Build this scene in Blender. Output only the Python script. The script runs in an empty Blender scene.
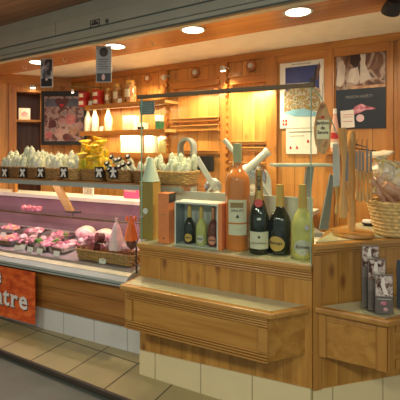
import bpy, bmesh, math, random
from mathutils import Vector, Matrix
R = math.radians
rnd = random.Random(7)
SC = bpy.context.scene
COL = SC.collection
E, HY, F = 1.58, 148.0, 400.0            # eye height, horizon row, focal length in pixels

# ------------------------------------------------------------------ camera
cam_d = bpy.data.cameras.new('camera'); cam = bpy.data.objects.new('camera', cam_d); COL.objects.link(cam)
cam.location = (0, 0, E); cam.rotation_euler = (R(90), 0, 0)
cam_d.sensor_width = 36; cam_d.lens = 36 * F / 400; cam_d.shift_y = -(200 - HY) / 400
cam_d.clip_start = .05
SC.camera = cam
SC.view_settings.view_transform = 'Standard'; SC.view_settings.look = 'None'
SC.view_settings.gamma = 1; SC.view_settings.exposure = 0.2

def at(px, py, Y): return Vector(((px - 200) / F * Y, Y, E - (py - HY) / F * Y))
def gz(px, py, z):
    Y = (E - z) * F / (py - HY); return Vector(((px - 200) / F * Y, Y, z))

class Fr:                                  # a vertical plane: s along it, t towards the viewer, z up
    def __init__(s, p, q):
        s.p = Vector((p[0], p[1])); d = Vector((q[0], q[1])) - s.p
        s.L = d.length; s.u = d.normalized(); s.n = Vector((s.u.y, -s.u.x)); s.a = math.atan2(s.u.y, s.u.x)
    def w(s, a, t=0, z=0):
        v = s.p + s.u * a + s.n * t; return Vector((v.x, v.y, z))
    def s_at(s, px, t=0):
        k = (px - 200) / F; o = s.p + s.n * t
        return (k * o.y - o.x) / (s.u.x - k * s.u.y)
    def hit(s, px, py, t=0):
        a = s.s_at(px, t); v = s.w(a, t)
        return a, E - (py - HY) / F * v.y

# ------------------------------------------------------------------ materials
MATS = {}
def nmat(name):
    m = bpy.data.materials.new(name); m.use_nodes = True
    return m, m.node_tree.nodes, m.node_tree.links, m.node_tree.nodes['Principled BSDF']
def pm(name, col, rough=.5, metal=0, noise=0, nscale=8, coat=0, emit=None, es=0, trans=0, spec=None, bump=0, ior=None, alpha=None, sub=0):
    if name in MATS: return MATS[name]
    m, N, L, b = nmat(name)
    c = (*col, 1)
    b.inputs['Base Color'].default_value = c
    b.inputs['Roughness'].default_value = rough; b.inputs['Metallic'].default_value = metal
    b.inputs['Coat Weight'].default_value = coat; b.inputs['Transmission Weight'].default_value = trans
    if ior: b.inputs['IOR'].default_value = ior
    if spec is not None: b.inputs['Specular IOR Level'].default_value = spec
    if emit: b.inputs['Emission Color'].default_value = (*emit, 1); b.inputs['Emission Strength'].default_value = es
    if sub: b.inputs['Subsurface Weight'].default_value = sub; b.inputs['Subsurface Radius'].default_value = (.02, .01, .008)
    t = N.new('ShaderNodeTexCoord'); n = N.new('ShaderNodeTexNoise'); n.inputs['Scale'].default_value = nscale; n.inputs['Detail'].default_value = 4
    L.new(t.outputs['Object'], n.inputs['Vector'])
    v = noise if noise else .06
    mr = N.new('ShaderNodeMapRange'); mr.inputs['From Min'].default_value = .3; mr.inputs['From Max'].default_value = .7
    mr.inputs['To Min'].default_value = 1 - v; mr.inputs['To Max'].default_value = 1 + v
    L.new(n.outputs['Fac'], mr.inputs['Value'])
    mx = N.new('ShaderNodeVectorMath'); mx.operation = 'SCALE'; mx.inputs[0].default_value = col
    L.new(mr.outputs['Result'], mx.inputs['Scale']); L.new(mx.outputs['Vector'], b.inputs['Base Color'])
    if bump:
        bp = N.new('ShaderNodeBump'); bp.inputs['Strength'].default_value = bump; bp.inputs['Distance'].default_value = .01
        L.new(n.outputs['Fac'], bp.inputs['Height']); L.new(bp.outputs['Normal'], b.inputs['Normal'])
    MATS[name] = m; return m
def wood(name, light, dark, axis='x', plank=0, pax='z', rough=.35, knots=1.0, coat=.25, knotcol=(.16, .055, .015), var=.14, off=0, jd=.45):
    if name in MATS: return MATS[name]
    m, N, L, b = nmat(name)
    t = N.new('ShaderNodeTexCoord'); sep = N.new('ShaderNodeSeparateXYZ'); L.new(t.outputs['Object'], sep.inputs[0])
    idx = {'x': 0, 'y': 1, 'z': 2}
    def math_(op, a, v=None, c=None):
        n = N.new('ShaderNodeMath'); n.operation = op
        for i, q in enumerate((a, v, c)):
            if q is None: continue
            if isinstance(q, (int, float)): n.inputs[i].default_value = q
            else: L.new(q, n.inputs[i])
        return n.outputs[0]
    mp = N.new('ShaderNodeMapping'); sc = [11, 11, 11]; sc[idx[axis]] = .8; mp.inputs['Scale'].default_value = sc
    if plank:
        q = math_('DIVIDE', math_('ADD', sep.outputs[idx[pax]], off), plank); fl = math_('FLOOR', q); fr = math_('FRACT', q)
        wn = N.new('ShaderNodeTexWhiteNoise'); wn.noise_dimensions = '1D'; L.new(fl, wn.inputs['W'])
        addv = N.new('ShaderNodeVectorMath'); addv.operation = 'SCALE'; L.new(wn.outputs['Color'], addv.inputs[0]); addv.inputs['Scale'].default_value = 7
        sm = N.new('ShaderNodeVectorMath'); sm.operation = 'ADD'; L.new(t.outputs['Object'], sm.inputs[0]); L.new(addv.outputs[0], sm.inputs[1])
        L.new(sm.outputs[0], mp.inputs['Vector']); src = sm.outputs[0]
    else:
        L.new(t.outputs['Object'], mp.inputs['Vector']); src = t.outputs['Object']
    ns = N.new('ShaderNodeTexNoise'); ns.inputs['Scale'].default_value = 1.6; ns.inputs['Detail'].default_value = 5; ns.inputs['Distortion'].default_value = .6
    L.new(mp.outputs[0], ns.inputs['Vector'])
    rp = N.new('ShaderNodeValToRGB'); L.new(ns.outputs['Fac'], rp.inputs[0])
    rp.color_ramp.elements[0].position = .3; rp.color_ramp.elements[0].color = (*dark, 1)
    rp.color_ramp.elements[1].position = .68; rp.color_ramp.elements[1].color = (*light, 1)
    col = rp.outputs[0]
    if plank:
        v = math_('ADD', math_('MULTIPLY', wn.outputs['Value'], var * 2), 1 - var)
        ed = math_('GREATER_THAN', math_('ABSOLUTE', math_('SUBTRACT', fr, .5)), .5 - .004 / plank)
        v = math_('MULTIPLY', v, math_('SUBTRACT', 1, math_('MULTIPLY', ed, jd)))
        s_ = N.new('ShaderNodeVectorMath'); s_.operation = 'SCALE'; L.new(col, s_.inputs[0]); L.new(v, s_.inputs['Scale']); col = s_.outputs[0]
    if knots:
        mk = N.new('ShaderNodeMapping'); ks = [7, 7, 7]; ks[idx[axis]] = 3.2; mk.inputs['Scale'].default_value = ks; L.new(src, mk.inputs['Vector'])
        vo = N.new('ShaderNodeTexVoronoi'); vo.inputs['Scale'].default_value = 1.0; L.new(mk.outputs[0], vo.inputs['Vector'])
        wv = N.new('ShaderNodeTexWhiteNoise'); L.new(vo.outputs['Color'], wv.inputs['Vector'])
        k = N.new('ShaderNodeMapRange'); k.inputs['From Min'].default_value = .05; k.inputs['From Max'].default_value = .20
        k.inputs['To Min'].default_value = .85 * knots; k.inputs['To Max'].default_value = 0; L.new(vo.outputs['Distance'], k.inputs['Value'])
        kk = math_('MULTIPLY', k.outputs[0], math_('GREATER_THAN', wv.outputs['Value'], .35))
        mix = N.new('ShaderNodeMix'); mix.data_type = 'RGBA'; L.new(kk, mix.inputs['Factor']); L.new(col, mix.inputs['A']); mix.inputs['B'].default_value = (*knotcol, 1)
        col = mix.outputs['Result']
    L.new(col, b.inputs['Base Color']); b.inputs['Roughness'].default_value = rough; b.inputs['Coat Weight'].default_value = coat; b.inputs['Coat Roughness'].default_value = .25
    MATS[name] = m; return m
def tiles(name, c1, c2, grout, w, h, ox=0, oy=0, plane='xy', off=0, gap=.012, rough=.35, mottle=.15):
    m, N, L, b = nmat(name)
    t = N.new('ShaderNodeTexCoord'); mp = N.new('ShaderNodeMapping'); L.new(t.outputs['Object'], mp.inputs['Vector'])
    if plane == 'xz': mp.inputs['Rotation'].default_value = (R(-90), 0, 0); mp.vector_type = 'POINT'
    mp.inputs['Location'].default_value = (ox, oy, 0)
    br = N.new('ShaderNodeTexBrick'); br.offset = off; br.inputs['Scale'].default_value = 1
    br.inputs['Brick Width'].default_value = w; br.inputs['Row Height'].default_value = h; br.inputs['Mortar Size'].default_value = gap / 2
    br.inputs['Mortar Smooth'].default_value = .1
    br.inputs['Color1'].default_value = (*c1, 1); br.inputs['Color2'].default_value = (*c2, 1); br.inputs['Mortar'].default_value = (*grout, 1)
    L.new(mp.outputs[0], br.inputs['Vector'])
    n = N.new('ShaderNodeTexNoise'); n.inputs['Scale'].default_value = 5; n.inputs['Detail'].default_value = 6; L.new(t.outputs['Object'], n.inputs['Vector'])
    mr = N.new('ShaderNodeMapRange'); mr.inputs['To Min'].default_value = 1 - mottle; mr.inputs['To Max'].default_value = 1 + mottle; L.new(n.outputs['Fac'], mr.inputs['Value'])
    s_ = N.new('ShaderNodeVectorMath'); s_.operation = 'SCALE'; L.new(br.outputs['Color'], s_.inputs[0]); L.new(mr.outputs[0], s_.inputs['Scale'])
    L.new(s_.outputs[0], b.inputs['Base Color']); b.inputs['Roughness'].default_value = rough
    bp = N.new('ShaderNodeBump'); bp.inputs['Distance'].default_value = .004; bp.inputs['Strength'].default_value = .6; bp.invert = True
    L.new(br.outputs['Fac'], bp.inputs['Height']); L.new(bp.outputs['Normal'], b.inputs['Normal'])
    MATS[name] = m; return m
def glassmat(name, tint, refl=1.0, rough=.02):
    m = bpy.data.materials.new(name); m.use_nodes = True; N = m.node_tree.nodes; L = m.node_tree.links; N.clear()
    o = N.new('ShaderNodeOutputMaterial'); tr = N.new('ShaderNodeBsdfTransparent'); tr.inputs[0].default_value = (*tint, 1)
    g = N.new('ShaderNodeBsdfGlossy'); g.inputs['Roughness'].default_value = rough
    lw = N.new('ShaderNodeLayerWeight'); lw.inputs['Blend'].default_value = .5
    pw = N.new('ShaderNodeMath'); pw.operation = 'POWER'; pw.inputs[1].default_value = 5; L.new(lw.outputs['Facing'], pw.inputs[0])
    mm = N.new('ShaderNodeMath'); mm.operation = 'MULTIPLY_ADD'; mm.inputs[1].default_value = .9 * refl; mm.inputs[2].default_value = .03 * refl; L.new(pw.outputs[0], mm.inputs[0])
    mx = N.new('ShaderNodeMixShader'); L.new(mm.outputs[0], mx.inputs[0]); L.new(tr.outputs[0], mx.inputs[1]); L.new(g.outputs[0], mx.inputs[2]); L.new(mx.outputs[0], o.inputs[0])
    MATS[name] = m; return m
def patchy(name, cols, scale=12, rough=.4, detail=2, stretch=(1, 1, 1)):   # a printed picture or mixed food, patches of several colours
    if name in MATS: return MATS[name]
    m, N, L, b = nmat(name)
    t = N.new('ShaderNodeTexCoord'); mp = N.new('ShaderNodeMapping'); mp.inputs['Scale'].default_value = stretch; L.new(t.outputs['Object'], mp.inputs[0])
    n = N.new('ShaderNodeTexNoise'); n.inputs['Scale'].default_value = scale; n.inputs['Detail'].default_value = detail; n.inputs['Distortion'].default_value = .5
    L.new(mp.outputs[0], n.inputs['Vector'])
    rp = N.new('ShaderNodeValToRGB'); L.new(n.outputs['Fac'], rp.inputs[0]); cr = rp.color_ramp
    k = len(cols)
    for i, c in enumerate(cols):
        p = .3 + .4 * i / max(1, k - 1)
        if i < 2: e = cr.elements[i]; e.position = p
        else: e = cr.elements.new(p)
        e.color = (*c, 1)
    L.new(rp.outputs[0], b.inputs['Base Color']); b.inputs['Roughness'].default_value = rough
    MATS[name] = m; return m

PL, PD = (.52, .275, .058), (.33, .145, .022)
M = dict(
    pine_v=wood('pine_v', PL, PD, 'z', .17, 'x', rough=.4, var=.09, jd=.22),
    pine_h=wood('pine_h', PL, PD, 'x', rough=.38),
    pine_edge=wood('pine_edge', (.50, .27, .065), (.37, .17, .032), 'x', knots=0),
    pine_pil=wood('pine_pil', (.47, .24, .052), (.35, .155, .028), 'z', knots=.3),
    pine_dk=wood('pine_dk', (.40, .19, .05), (.25, .10, .022), 'x', .13, 'z'),
    pine_y=wood('pine_y', (.66, .42, .15), (.52, .3, .09), 'x', knots=.2),
    back_v=wood('back_v', (.68, .33, .085), (.5, .2, .04), 'z', .135, 'x', rough=.4, knotcol=(.22, .07, .015)),
    back_h=wood('back_h', (.60, .27, .06), (.42, .15, .03), 'x', knots=.6),
    back_p=wood('back_p', (.58, .25, .055), (.40, .14, .028), 'z', knots=.5),
    niche2=pm('niche2', (.40, .15, .04), .4),
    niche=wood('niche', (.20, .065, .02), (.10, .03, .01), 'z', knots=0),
    soffit=wood('soffit', (.56, .25, .075), (.42, .16, .045), 'x', .22, 'y', rough=.35, knots=.4),
    outer=wood('outer', (.42, .24, .14), (.28, .16, .09), 'x', .09, 'y', rough=.5, knots=0, coat=0),
    laminate=pm('laminate', (.52, .50, .31), .35, noise=.05, nscale=30),
    ceil=pm('ceil', (.98, .96, .80), .8, noise=.04),
    fascia=pm('fascia', (.52, .55, .44), .45, noise=.06, nscale=3),
    fascia_d=pm('fascia_d', (.11, .14, .12), .5),
    floor2=pm('floor2', (.10, .115, .095), .45, noise=.15, nscale=4),
    nosing=pm('nosing', (.05, .04, .03), .5),
    white=pm('white', (.82, .82, .78), .5), card=pm('card', (.85, .84, .78), .6),
    black=pm('black', (.015, .014, .014), .4), dark=pm('dark', (.04, .035, .03), .45),
    rail=pm('rail', (.40, .46, .42), .35, noise=.04), steel=pm('steel', (.62, .64, .63), .25, 1),
    grey=pm('grey', (.30, .36, .38), .35, .3), sgrey=pm('sgrey', (.62, .64, .6), .4),
    brass=pm('brass', (.15, .11, .055), .5, .1), wire=pm('wire', (.4, .4, .38), .3, .8),
    board=pm('board', (.66, .70, .60), .5),
    pinkback=pm('pinkback', (.36, .20, .25), .25, .2, noise=.1, nscale=4),
    deck=pm('deck', (.42, .35, .36), .3, .3),
    slab=pm('slab', (.86, .78, .68), .4),
    edge=pm('edge', (.25, .52, .42), .2),
    gold=pm('gold', (.62, .40, .12), .3, .7, noise=.2, nscale=40),
    goldp=pm('goldp', (.66, .42, .10), .45),
    metalp=pm('metalp', (.52, .57, .55), .35, .15),
    pr_ham=patchy('pr_ham', [(.35, .18, .18), (.5, .32, .3)], 14), pr_pinkpile=patchy('pr_pinkpile', [(.4, .10, .12), (.5, .2, .2)], 14), pr_sausbrown=patchy('pr_sausbrown', [(.25, .12, .08), (.42, .28, .2)], 14),
    olive=pm('olive', (.36, .25, .05), .45), orange=pm('orange', (.92, .27, .09), .5), frost=pm('frost', (.62, .74, .62), .4, sub=.3),
    darkg=pm('darkg', (.012, .016, .008), .08, coat=.6), rose=pm('rose', (.84, .27, .06), .12, coat=.6, trans=.15),
    champ=pm('champ', (.82, .82, .30), .06, coat=.6, trans=.45, ior=1.2), lab=pm('lab', (.78, .74, .55), .6), lab2=pm('lab2', (.62, .60, .48), .6),
    red=pm('red', (.55, .02, .02), .4), redtin=pm('redtin', (.55, .03, .02), .35), ink=pm('ink', (.06, .05, .05), .6),
    wicker=pm('wicker', (.56, .36, .13), .6, noise=.3, nscale=40), wickerd=pm('wickerd', (.30, .16, .06), .6, noise=.3, nscale=40), straw=pm('straw', (.70, .50, .20), .6, noise=.25, nscale=40),
    saus=patchy('saus', [(.30, .36, .22), (.72, .78, .62), (.92, .95, .84)], 40, .6, 4),
    yellow=patchy('yellow', [(.70, .30, .01), (.95, .62, .02), (1.0, .80, .12)], 22, .35, 2),
    ybag=patchy('ybag', [(.4, .5, .04), (.95, .62, .03), (1, .85, .35)], 16, .35, 2),
    clear=glassmat('clear', (.93, .97, .94), .35), acry=glassmat('acry', (.93, .94, .94), .7),
    cell=pm('cell', (.92, .86, .66), .2, noise=.2, nscale=30, coat=.5, trans=.2),
    sausbrown=patchy('sausbrown', [(.42, .20, .11), (.62, .36, .22), (.74, .50, .34)], 18, .5),
    ham=patchy('ham', [(.70, .34, .38), (.84, .54, .56), (.66, .2, .26)], 14, .35), pinkpile=patchy('pinkpile', [(.36, .04, .08), (.68, .22, .3), (.86, .5, .56)], 24, .35),
    orangepile=patchy('orangepile', [(.75, .22, .10), (.9, .45, .28), (.9, .6, .5)], 24, .35),
    salami=patchy('salami', [(.06, .015, .015), (.16, .04, .04)], 20, .4), darkham=patchy('darkham', [(.10, .05, .04), (.24, .12, .09)], 14, .5),
    parsley=patchy('parsley', [(.03, .14, .02), (.12, .34, .04), (.25, .5, .1)], 30, .5),
    pinkpaper=pm('pinkpaper', (.86, .62, .66), .6), orpaper=pm('orpaper', (.92, .20, .05), .6), pinksign=pm('pinksign', (.85, .10, .30), .5),
    dishm=pm('dishm', (.5, .5, .5), .3), slate=pm('slate', (.20, .25, .25), .6, noise=.15, nscale=20),
    woodh=wood('woodh', (.74, .46, .16), (.55, .29, .08), 'z', knots=0), blade=pm('blade', (.30, .28, .24), .35, .3),
    lampglow=pm('lampglow', (1, .9, .7), .5, emit=(1, .87, .62), es=14), tubeglow=pm('tubeglow', (1, 1, 1), .5, emit=(1, .86, .88), es=6),
    striplow=pm('striplow', (1, .9, .7), .5, emit=(1, .85, .55), es=1.6),
    signm=patchy('signm', [(.42, .05, .015), (.72, .11, .02), (.85, .24, .05)], 9, .5, 3, (1, 1, 2.2)),
)
M['tile'] = tiles('tile', (.40, .35, .18), (.34, .29, .14), (.09, .08, .05), .36, .36, gap=.012)
M['plinth'] = tiles('plinth', (.74, .65, .38), (.70, .62, .36), (.40, .35, .2), .35, .6, ox=.22, oy=.1, plane='xz', gap=.008, mottle=.06)
M['kick'] = tiles('kick', (.66, .70, .68), (.64, .68, .67), (.4, .42, .4), .33, .6, ox=.241, oy=.1, plane='xz', gap=.008, mottle=.06)  # same tile as the plinth, with its cooler light put into the colour

# ------------------------------------------------------------------ mesh builder
class B:
    def __init__(s): s.bm = bmesh.new()
    def box(s, x0, x1, y0, y1, z0, z1, mat=None, bev=0):
        r = bmesh.ops.create_cube(s.bm, size=1); vs = r['verts']
        for v in vs:
            v.co = Vector(((x0 + x1) / 2 + v.co.x * (x1 - x0), (y0 + y1) / 2 + v.co.y * (y1 - y0), (z0 + z1) / 2 + v.co.z * (z1 - z0)))
        if bev:
            es = list({e for v in vs for e in v.link_edges}); rr = bmesh.ops.bevel(s.bm, geom=es, offset=bev, segments=2, affect='EDGES', profile=.6)
            vs = list({v for v in vs if v.is_valid} | set(rr['verts']))
        if mat is not None: bmesh.ops.transform(s.bm, matrix=mat, verts=vs)
        return s
    def poly(s, pts, z0, z1):             # a prism over a plan polygon
        a = [s.bm.verts.new((p[0], p[1], z0)) for p in pts]; b = [s.bm.verts.new((p[0], p[1], z1)) for p in pts]
        n = len(pts); s.bm.faces.new(a[::-1]); s.bm.faces.new(b)
        for i in range(n): s.bm.faces.new((a[i], a[(i + 1) % n], b[(i + 1) % n], b[i]))
        return s
    def ext(s, pts, y0, y1, mat=None):    # outline in x,z given depth along y
        a = [s.bm.verts.new((p[0], y0, p[1])) for p in pts]; b = [s.bm.verts.new((p[0], y1, p[1])) for p in pts]
        n = len(pts); s.bm.faces.new(a); s.bm.faces.new(b[::-1])
        for i in range(n): s.bm.faces.new((a[i], b[i], b[(i + 1) % n], a[(i + 1) % n]))
        if mat is not None: bmesh.ops.transform(s.bm, matrix=mat, verts=a + b)
        return s
    def prof(s, pts, x0, x1):             # profile in y,z swept along x
        a = [s.bm.verts.new((x0, p[0], p[1])) for p in pts]; b = [s.bm.verts.new((x1, p[0], p[1])) for p in pts]
        n = len(pts); s.bm.faces.new(a[::-1]); s.bm.faces.new(b)
        for i in range(n): s.bm.faces.new((a[i], a[(i + 1) % n], b[(i + 1) % n], b[i]))
        return s
    def lathe(s, pr, c=(0, 0, 0), seg=20, mat=None, wob=None, sy=1, caps=True):
        rings = []; allv = []
        for j, (r, z) in enumerate(pr):
            if r < 1e-5: v = [s.bm.verts.new((c[0], c[1], c[2] + z))]
            else: v = [s.bm.verts.new((c[0] + (r * (1 + (wob(i, j) if wob else 0))) * math.cos(2 * math.pi * i / seg), c[1] + sy * (r * (1 + (wob(i, j) if wob else 0))) * math.sin(2 * math.pi * i / seg), c[2] + z)) for i in range(seg)]
            rings.append(v); allv += v
        for a, b in zip(rings, rings[1:]):
            if len(a) == 1 and len(b) == 1: continue
            for i in range(seg):
                j = (i + 1) % seg
                if len(a) == 1: s.bm.faces.new((a[0], b[j], b[i]))
                elif len(b) == 1: s.bm.faces.new((a[i], a[j], b[0]))
                else: s.bm.faces.new((a[i], a[j], b[j], b[i]))
        if caps and len(rings[0]) > 1: s.bm.faces.new(rings[0][::-1])
        if caps and len(rings[-1]) > 1: s.bm.faces.new(rings[-1])
        if mat is not None: bmesh.ops.transform(s.bm, matrix=mat, verts=allv)
        return s
    def tube(s, pts, r, seg=8, closed=False, rs=None):
        pts = [Vector(p) for p in pts]; n = len(pts); rings = []
        for i, p in enumerate(pts):
            if closed: d = pts[(i + 1) % n] - pts[i - 1]
            else: d = pts[min(i + 1, n - 1)] - pts[max(i - 1, 0)]
            d.normalize(); up = Vector((0, 0, 1)) if abs(d.z) < .95 else Vector((1, 0, 0))
            a = d.cross(up).normalized(); b_ = d.cross(a).normalized(); rr = rs[i] if rs else r
            rings.append([s.bm.verts.new(p + (a * math.cos(2 * math.pi * k / seg) + b_ * math.sin(2 * math.pi * k / seg)) * rr) for k in range(seg)])
        m = n if closed else n - 1
        for i in range(m):
            a, b_ = rings[i], rings[(i + 1) % n]
            for k in range(seg): s.bm.faces.new((a[k], a[(k + 1) % seg], b_[(k + 1) % seg], b_[k]))
        if not closed: s.bm.faces.new(rings[0][::-1]); s.bm.faces.new(rings[-1])
        return s
    def blob(s, c, r, seed=0, amp=.15, sub=2, fq=9):
        res = bmesh.ops.create_icosphere(s.bm, subdivisions=sub, radius=1); q = random.Random(seed); o = Vector((q.random() * 9, q.random() * 9, q.random() * 9))
        for v in res['verts']:
            k = 1 + amp * (math.sin(v.co.x * fq * .5 + o.x) + math.sin(v.co.y * fq * .6 + o.y) + math.sin(v.co.z * fq * .7 + o.z)) / 1.7
            v.co = Vector((c[0] + v.co.x * r[0] * k, c[1] + v.co.y * r[1] * k, c[2] + v.co.z * r[2] * k))
        return s
    def done(s, name, mat, parent=None, loc=None, rz=0, smooth=False, bev=0):
        bmesh.ops.recalc_face_normals(s.bm, faces=s.bm.faces)
        me = bpy.data.meshes.new(name); s.bm.to_mesh(me); s.bm.free(); me.materials.append(mat)
        if smooth:
            for p in me.polygons: p.use_smooth = True
            try: me.set_sharp_from_angle(angle=R(40))
            except Exception: pass
        o = bpy.data.objects.new(name, me); COL.objects.link(o)
        if parent: o.parent = parent
        if loc is not None: o.location = loc
        o.rotation_euler = (0, 0, rz)
        if bev:
            md = o.modifiers.new('bevel', 'BEVEL'); md.width = bev; md.segments = 2; md.limit_method = 'ANGLE'
        return o
def text(name, s, size, mat, parent, loc, rot=(R(90), 0, 0), depth=.0008, bold=0, align='CENTER', sx=1):
    cu = bpy.data.curves.new(name, 'FONT'); cu.body = s; cu.size = size; cu.extrude = depth; cu.offset = bold; cu.align_x = align; cu.align_y = 'CENTER'; cu.resolution_u = 2
    tmp = bpy.data.objects.new('tmp', cu); COL.objects.link(tmp); dg = bpy.context.evaluated_depsgraph_get(); dg.update()
    me = bpy.data.meshes.new_from_object(tmp.evaluated_get(dg)); bpy.data.objects.remove(tmp)
    me.materials.clear(); me.materials.append(mat)
    o = bpy.data.objects.new(name, me); COL.objects.link(o); o.parent = parent; o.location = loc; o.rotation_euler = rot; o.scale = (sx, 1, 1); return o
def tag(o, label, cat, group=None, kind=None):
    o['label'] = label; o['category'] = cat
    if group: o['group'] = group
    if kind: o['kind'] = kind
    return o
def thing(name, label, cat, loc, rz=0, group=None):
    o = bpy.data.objects.new(name, None); COL.objects.link(o); o.empty_display_size = .05
    o.location = loc; o.rotation_euler = (0, 0, rz); return tag(o, label, cat, group)
def struct(o): o['kind'] = 'structure'; return o
def copy_tree(o, loc=None, rot=None, label=None, group=None, parent=None, scale=None):
    c = o.copy(); COL.objects.link(c)
    if parent: c.parent = parent
    if loc is not None: c.location = loc
    if rot is not None: c.rotation_euler = rot
    if scale is not None: c.scale = scale
    if label: c['label'] = label
    if group: c['group'] = group
    for ch in list(o.children): copy_tree(ch, parent=c)
    return c

# ------------------------------------------------------------------ frames
FM = Fr((-.42, 2.80), (.633, 2.26))                    # wooden counter front
FK = Fr((-1.848, 3.696), (-.57, 3.083))                # display case front
FW = Fr((-1.73, 5.41), (1.63, 3.26))                   # back wall
FL = Fr((-3.4, 4.60), (-1.73, 5.41))                   # left part of the back wall
FS = Fr(gz(0, 349, 0)[:2], gz(131, 400, 0)[:2])        # step edge
CT = .922                                              # counter top height

# ------------------------------------------------------------------ shell
b = B(); b.box(-3, 5, -.0, 5.5, -.04, 0); fl = struct(b.done('floor', M['tile'], loc=FS.w(0), rz=FS.a))
b = B(); b.box(-6, 7, -4, .06, -.10, -.045); struct(b.done('floor', M['floor2'], loc=FS.w(0), rz=FS.a))
b = B(); b.box(-3, 5, -.018, 0, -.032, .002); struct(b.done('trim_1', M['nosing'], loc=FS.w(0), rz=FS.a, bev=.004))
# soffit / ceiling edges
SA, SB = Vector((-2.02, 4.04)), Vector((.435, 2.486)); FF = Fr(SA, SB)
CA, CB = Vector((-1.823, 4.557)), Vector((.732, 2.927)); FC = Fr(CA, CB)
b = B(); b.box(-3.2, 6, -.12, 4.8, 2.52, 2.56); struct(b.done('ceiling', M['ceil'], loc=FC.w(0), rz=FC.a))
b = B()
p = [FF.w(-1.6), FF.w(5.2), FC.w(6.2), FC.w(-2.3)]
lp = [Matrix.Rotation(-FF.a, 3, 'Z') @ (Vector((q.x, q.y, 0)) - Vector((SA.x, SA.y, 0))) for q in p]
b.poly([(q.x, q.y) for q in lp], 2.48, 2.519); struct(b.done('trim_2', M['soffit'], loc=FF.w(0), rz=FF.a))
# fascia (roller shutter housing)
b = B(); b.box(-2, 5.5, -.02, .04, 2.44, 2.80); b.box(-2, 5.5, -.03, -.02, 2.575, 2.69); b.box(-2, 5.5, -.028, -.02, 2.50, 2.565); b.box(-2, 5.5, -.05, -.02, 2.455, 2.487)
fa = struct(b.done('trim_3', M['fascia'], loc=FF.w(0), rz=FF.a, bev=.004))
b = B(); b.box(-2, 5.5, -.021, -.0195, 2.565, 2.575); b.box(-2, 5.5, -.052, -.02, 2.44, 2.455); b.box(-2, 5.5, -.021, -.0195, 2.487, 2.50)
for s in (.9, 3.4): b.box(s, s + .004, -.0315, -.03, 2.575, 2.69)
b.done('shadow_gap', M['fascia_d'], fa)
b = B(); b.box(-2.5, 6, -5, -.0, 2.80, 2.84); struct(b.done('ceiling', M['outer'], loc=FF.w(0), rz=FF.a))
s, z = FF.hit(95, 23.5, .033)
pl = thing('maker_plate', 'small outlined plate with a ridge emblem on the grey fascia', 'plate', FF.w(s, .031, z), FF.a)
b = B(); b.box(-.055, .055, -.003, 0, -.03, .03); b.done('plate', M['fascia'], pl)
b = B()
for x0, x1, z0, z1 in ((-.055, .055, .022, .03), (-.055, .055, -.03, -.022), (-.055, -.047, -.03, .03), (.047, .055, -.03, .03), (-.04, .04, -.012, .004)): b.box(x0, x1, -.0045, -.003, z0, z1)
b.ext([(-.04, .006), (0, .022), (.04, .006)], -.0045, -.003); b.done('emblem', M['ink'], pl)
s, z = FF.hit(107, 21, .033)
b = B(); b.lathe([(.018, 0), (.018, .006), (.012, .01)], mat=Matrix.Rotation(R(90), 4, 'X')); tag(b.done('keyhole_cover', M['fascia_d'], loc=FF.w(s, .031, z), rz=FF.a), 'round dark keyhole cover on the fascia beside the plate', 'cover')

# walls
wl0, wl1 = -.02, 7.6
b = B(); b.box(-.1, wl1, 0, .1, 0, 2.52); struct(b.done('wall_back', M['back_v'], loc=FW.w(0), rz=FW.a))
# left wall: niche opening
n0, n1 = FL.s_at(16.5), FL.s_at(41); zt = FL.hit(28, 92)[1]
b = B(); b.box(-1.6, n0, 0, .12, 0, 2.52); b.box(n0, FL.L, 0, .12, zt, 2.52); b.box(n1, FL.L + .03, 0, .12, 0, zt)
struct(b.done('wall_left', M['back_v'], loc=FL.w(0), rz=FL.a))
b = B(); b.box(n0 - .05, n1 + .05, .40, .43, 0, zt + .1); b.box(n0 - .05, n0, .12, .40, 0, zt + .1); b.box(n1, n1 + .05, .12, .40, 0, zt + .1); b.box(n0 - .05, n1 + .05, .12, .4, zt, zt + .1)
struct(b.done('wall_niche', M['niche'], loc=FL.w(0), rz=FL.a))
b = B(); b.box(-1.6, FL.L, -.025, 0, 2.40, 2.52); struct(b.done('trim_4', M['back_h'], loc=FL.w(0), rz=FL.a, bev=.004))
b = B(); b.box(n0 - .09, n0, -.03, 0, .0, 2.40); struct(b.done('trim_5', M['back_p'], loc=FL.w(0), rz=FL.a, bev=.004))
zz = FL.hit(28, 120, -.1)[1]
b = B(); b.box(n0, n1, .02, .38, zz - .03, zz); struct(b.done('trim_6', M['back_h'], loc=FL.w(0), rz=FL.a, bev=.003))
c = FL.w(FL.s_at(24.5, -.12), -.12, zz)
pc = thing('picture_card', 'cream picture card with a small pink drawing in the wall niche', 'picture', c, FL.a)
b = B(); b.box(-.07, .07, -.01, .01, 0, .155); b.done('card', M['card'], pc, bev=.002)
b = B(); b.ext([(-.03, .05), (.03, .05), (.045, .09), (0, .115), (-.04, .09)], -.012, -.01); b.done('drawing', M['ham'], pc)
# side walls to close the shop
b = B(); b.box(-1.6, -1.5, -2.6, 0, 0, 2.52); struct(b.done('wall_side', M['back_v'], loc=FL.w(0), rz=FL.a))

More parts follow.
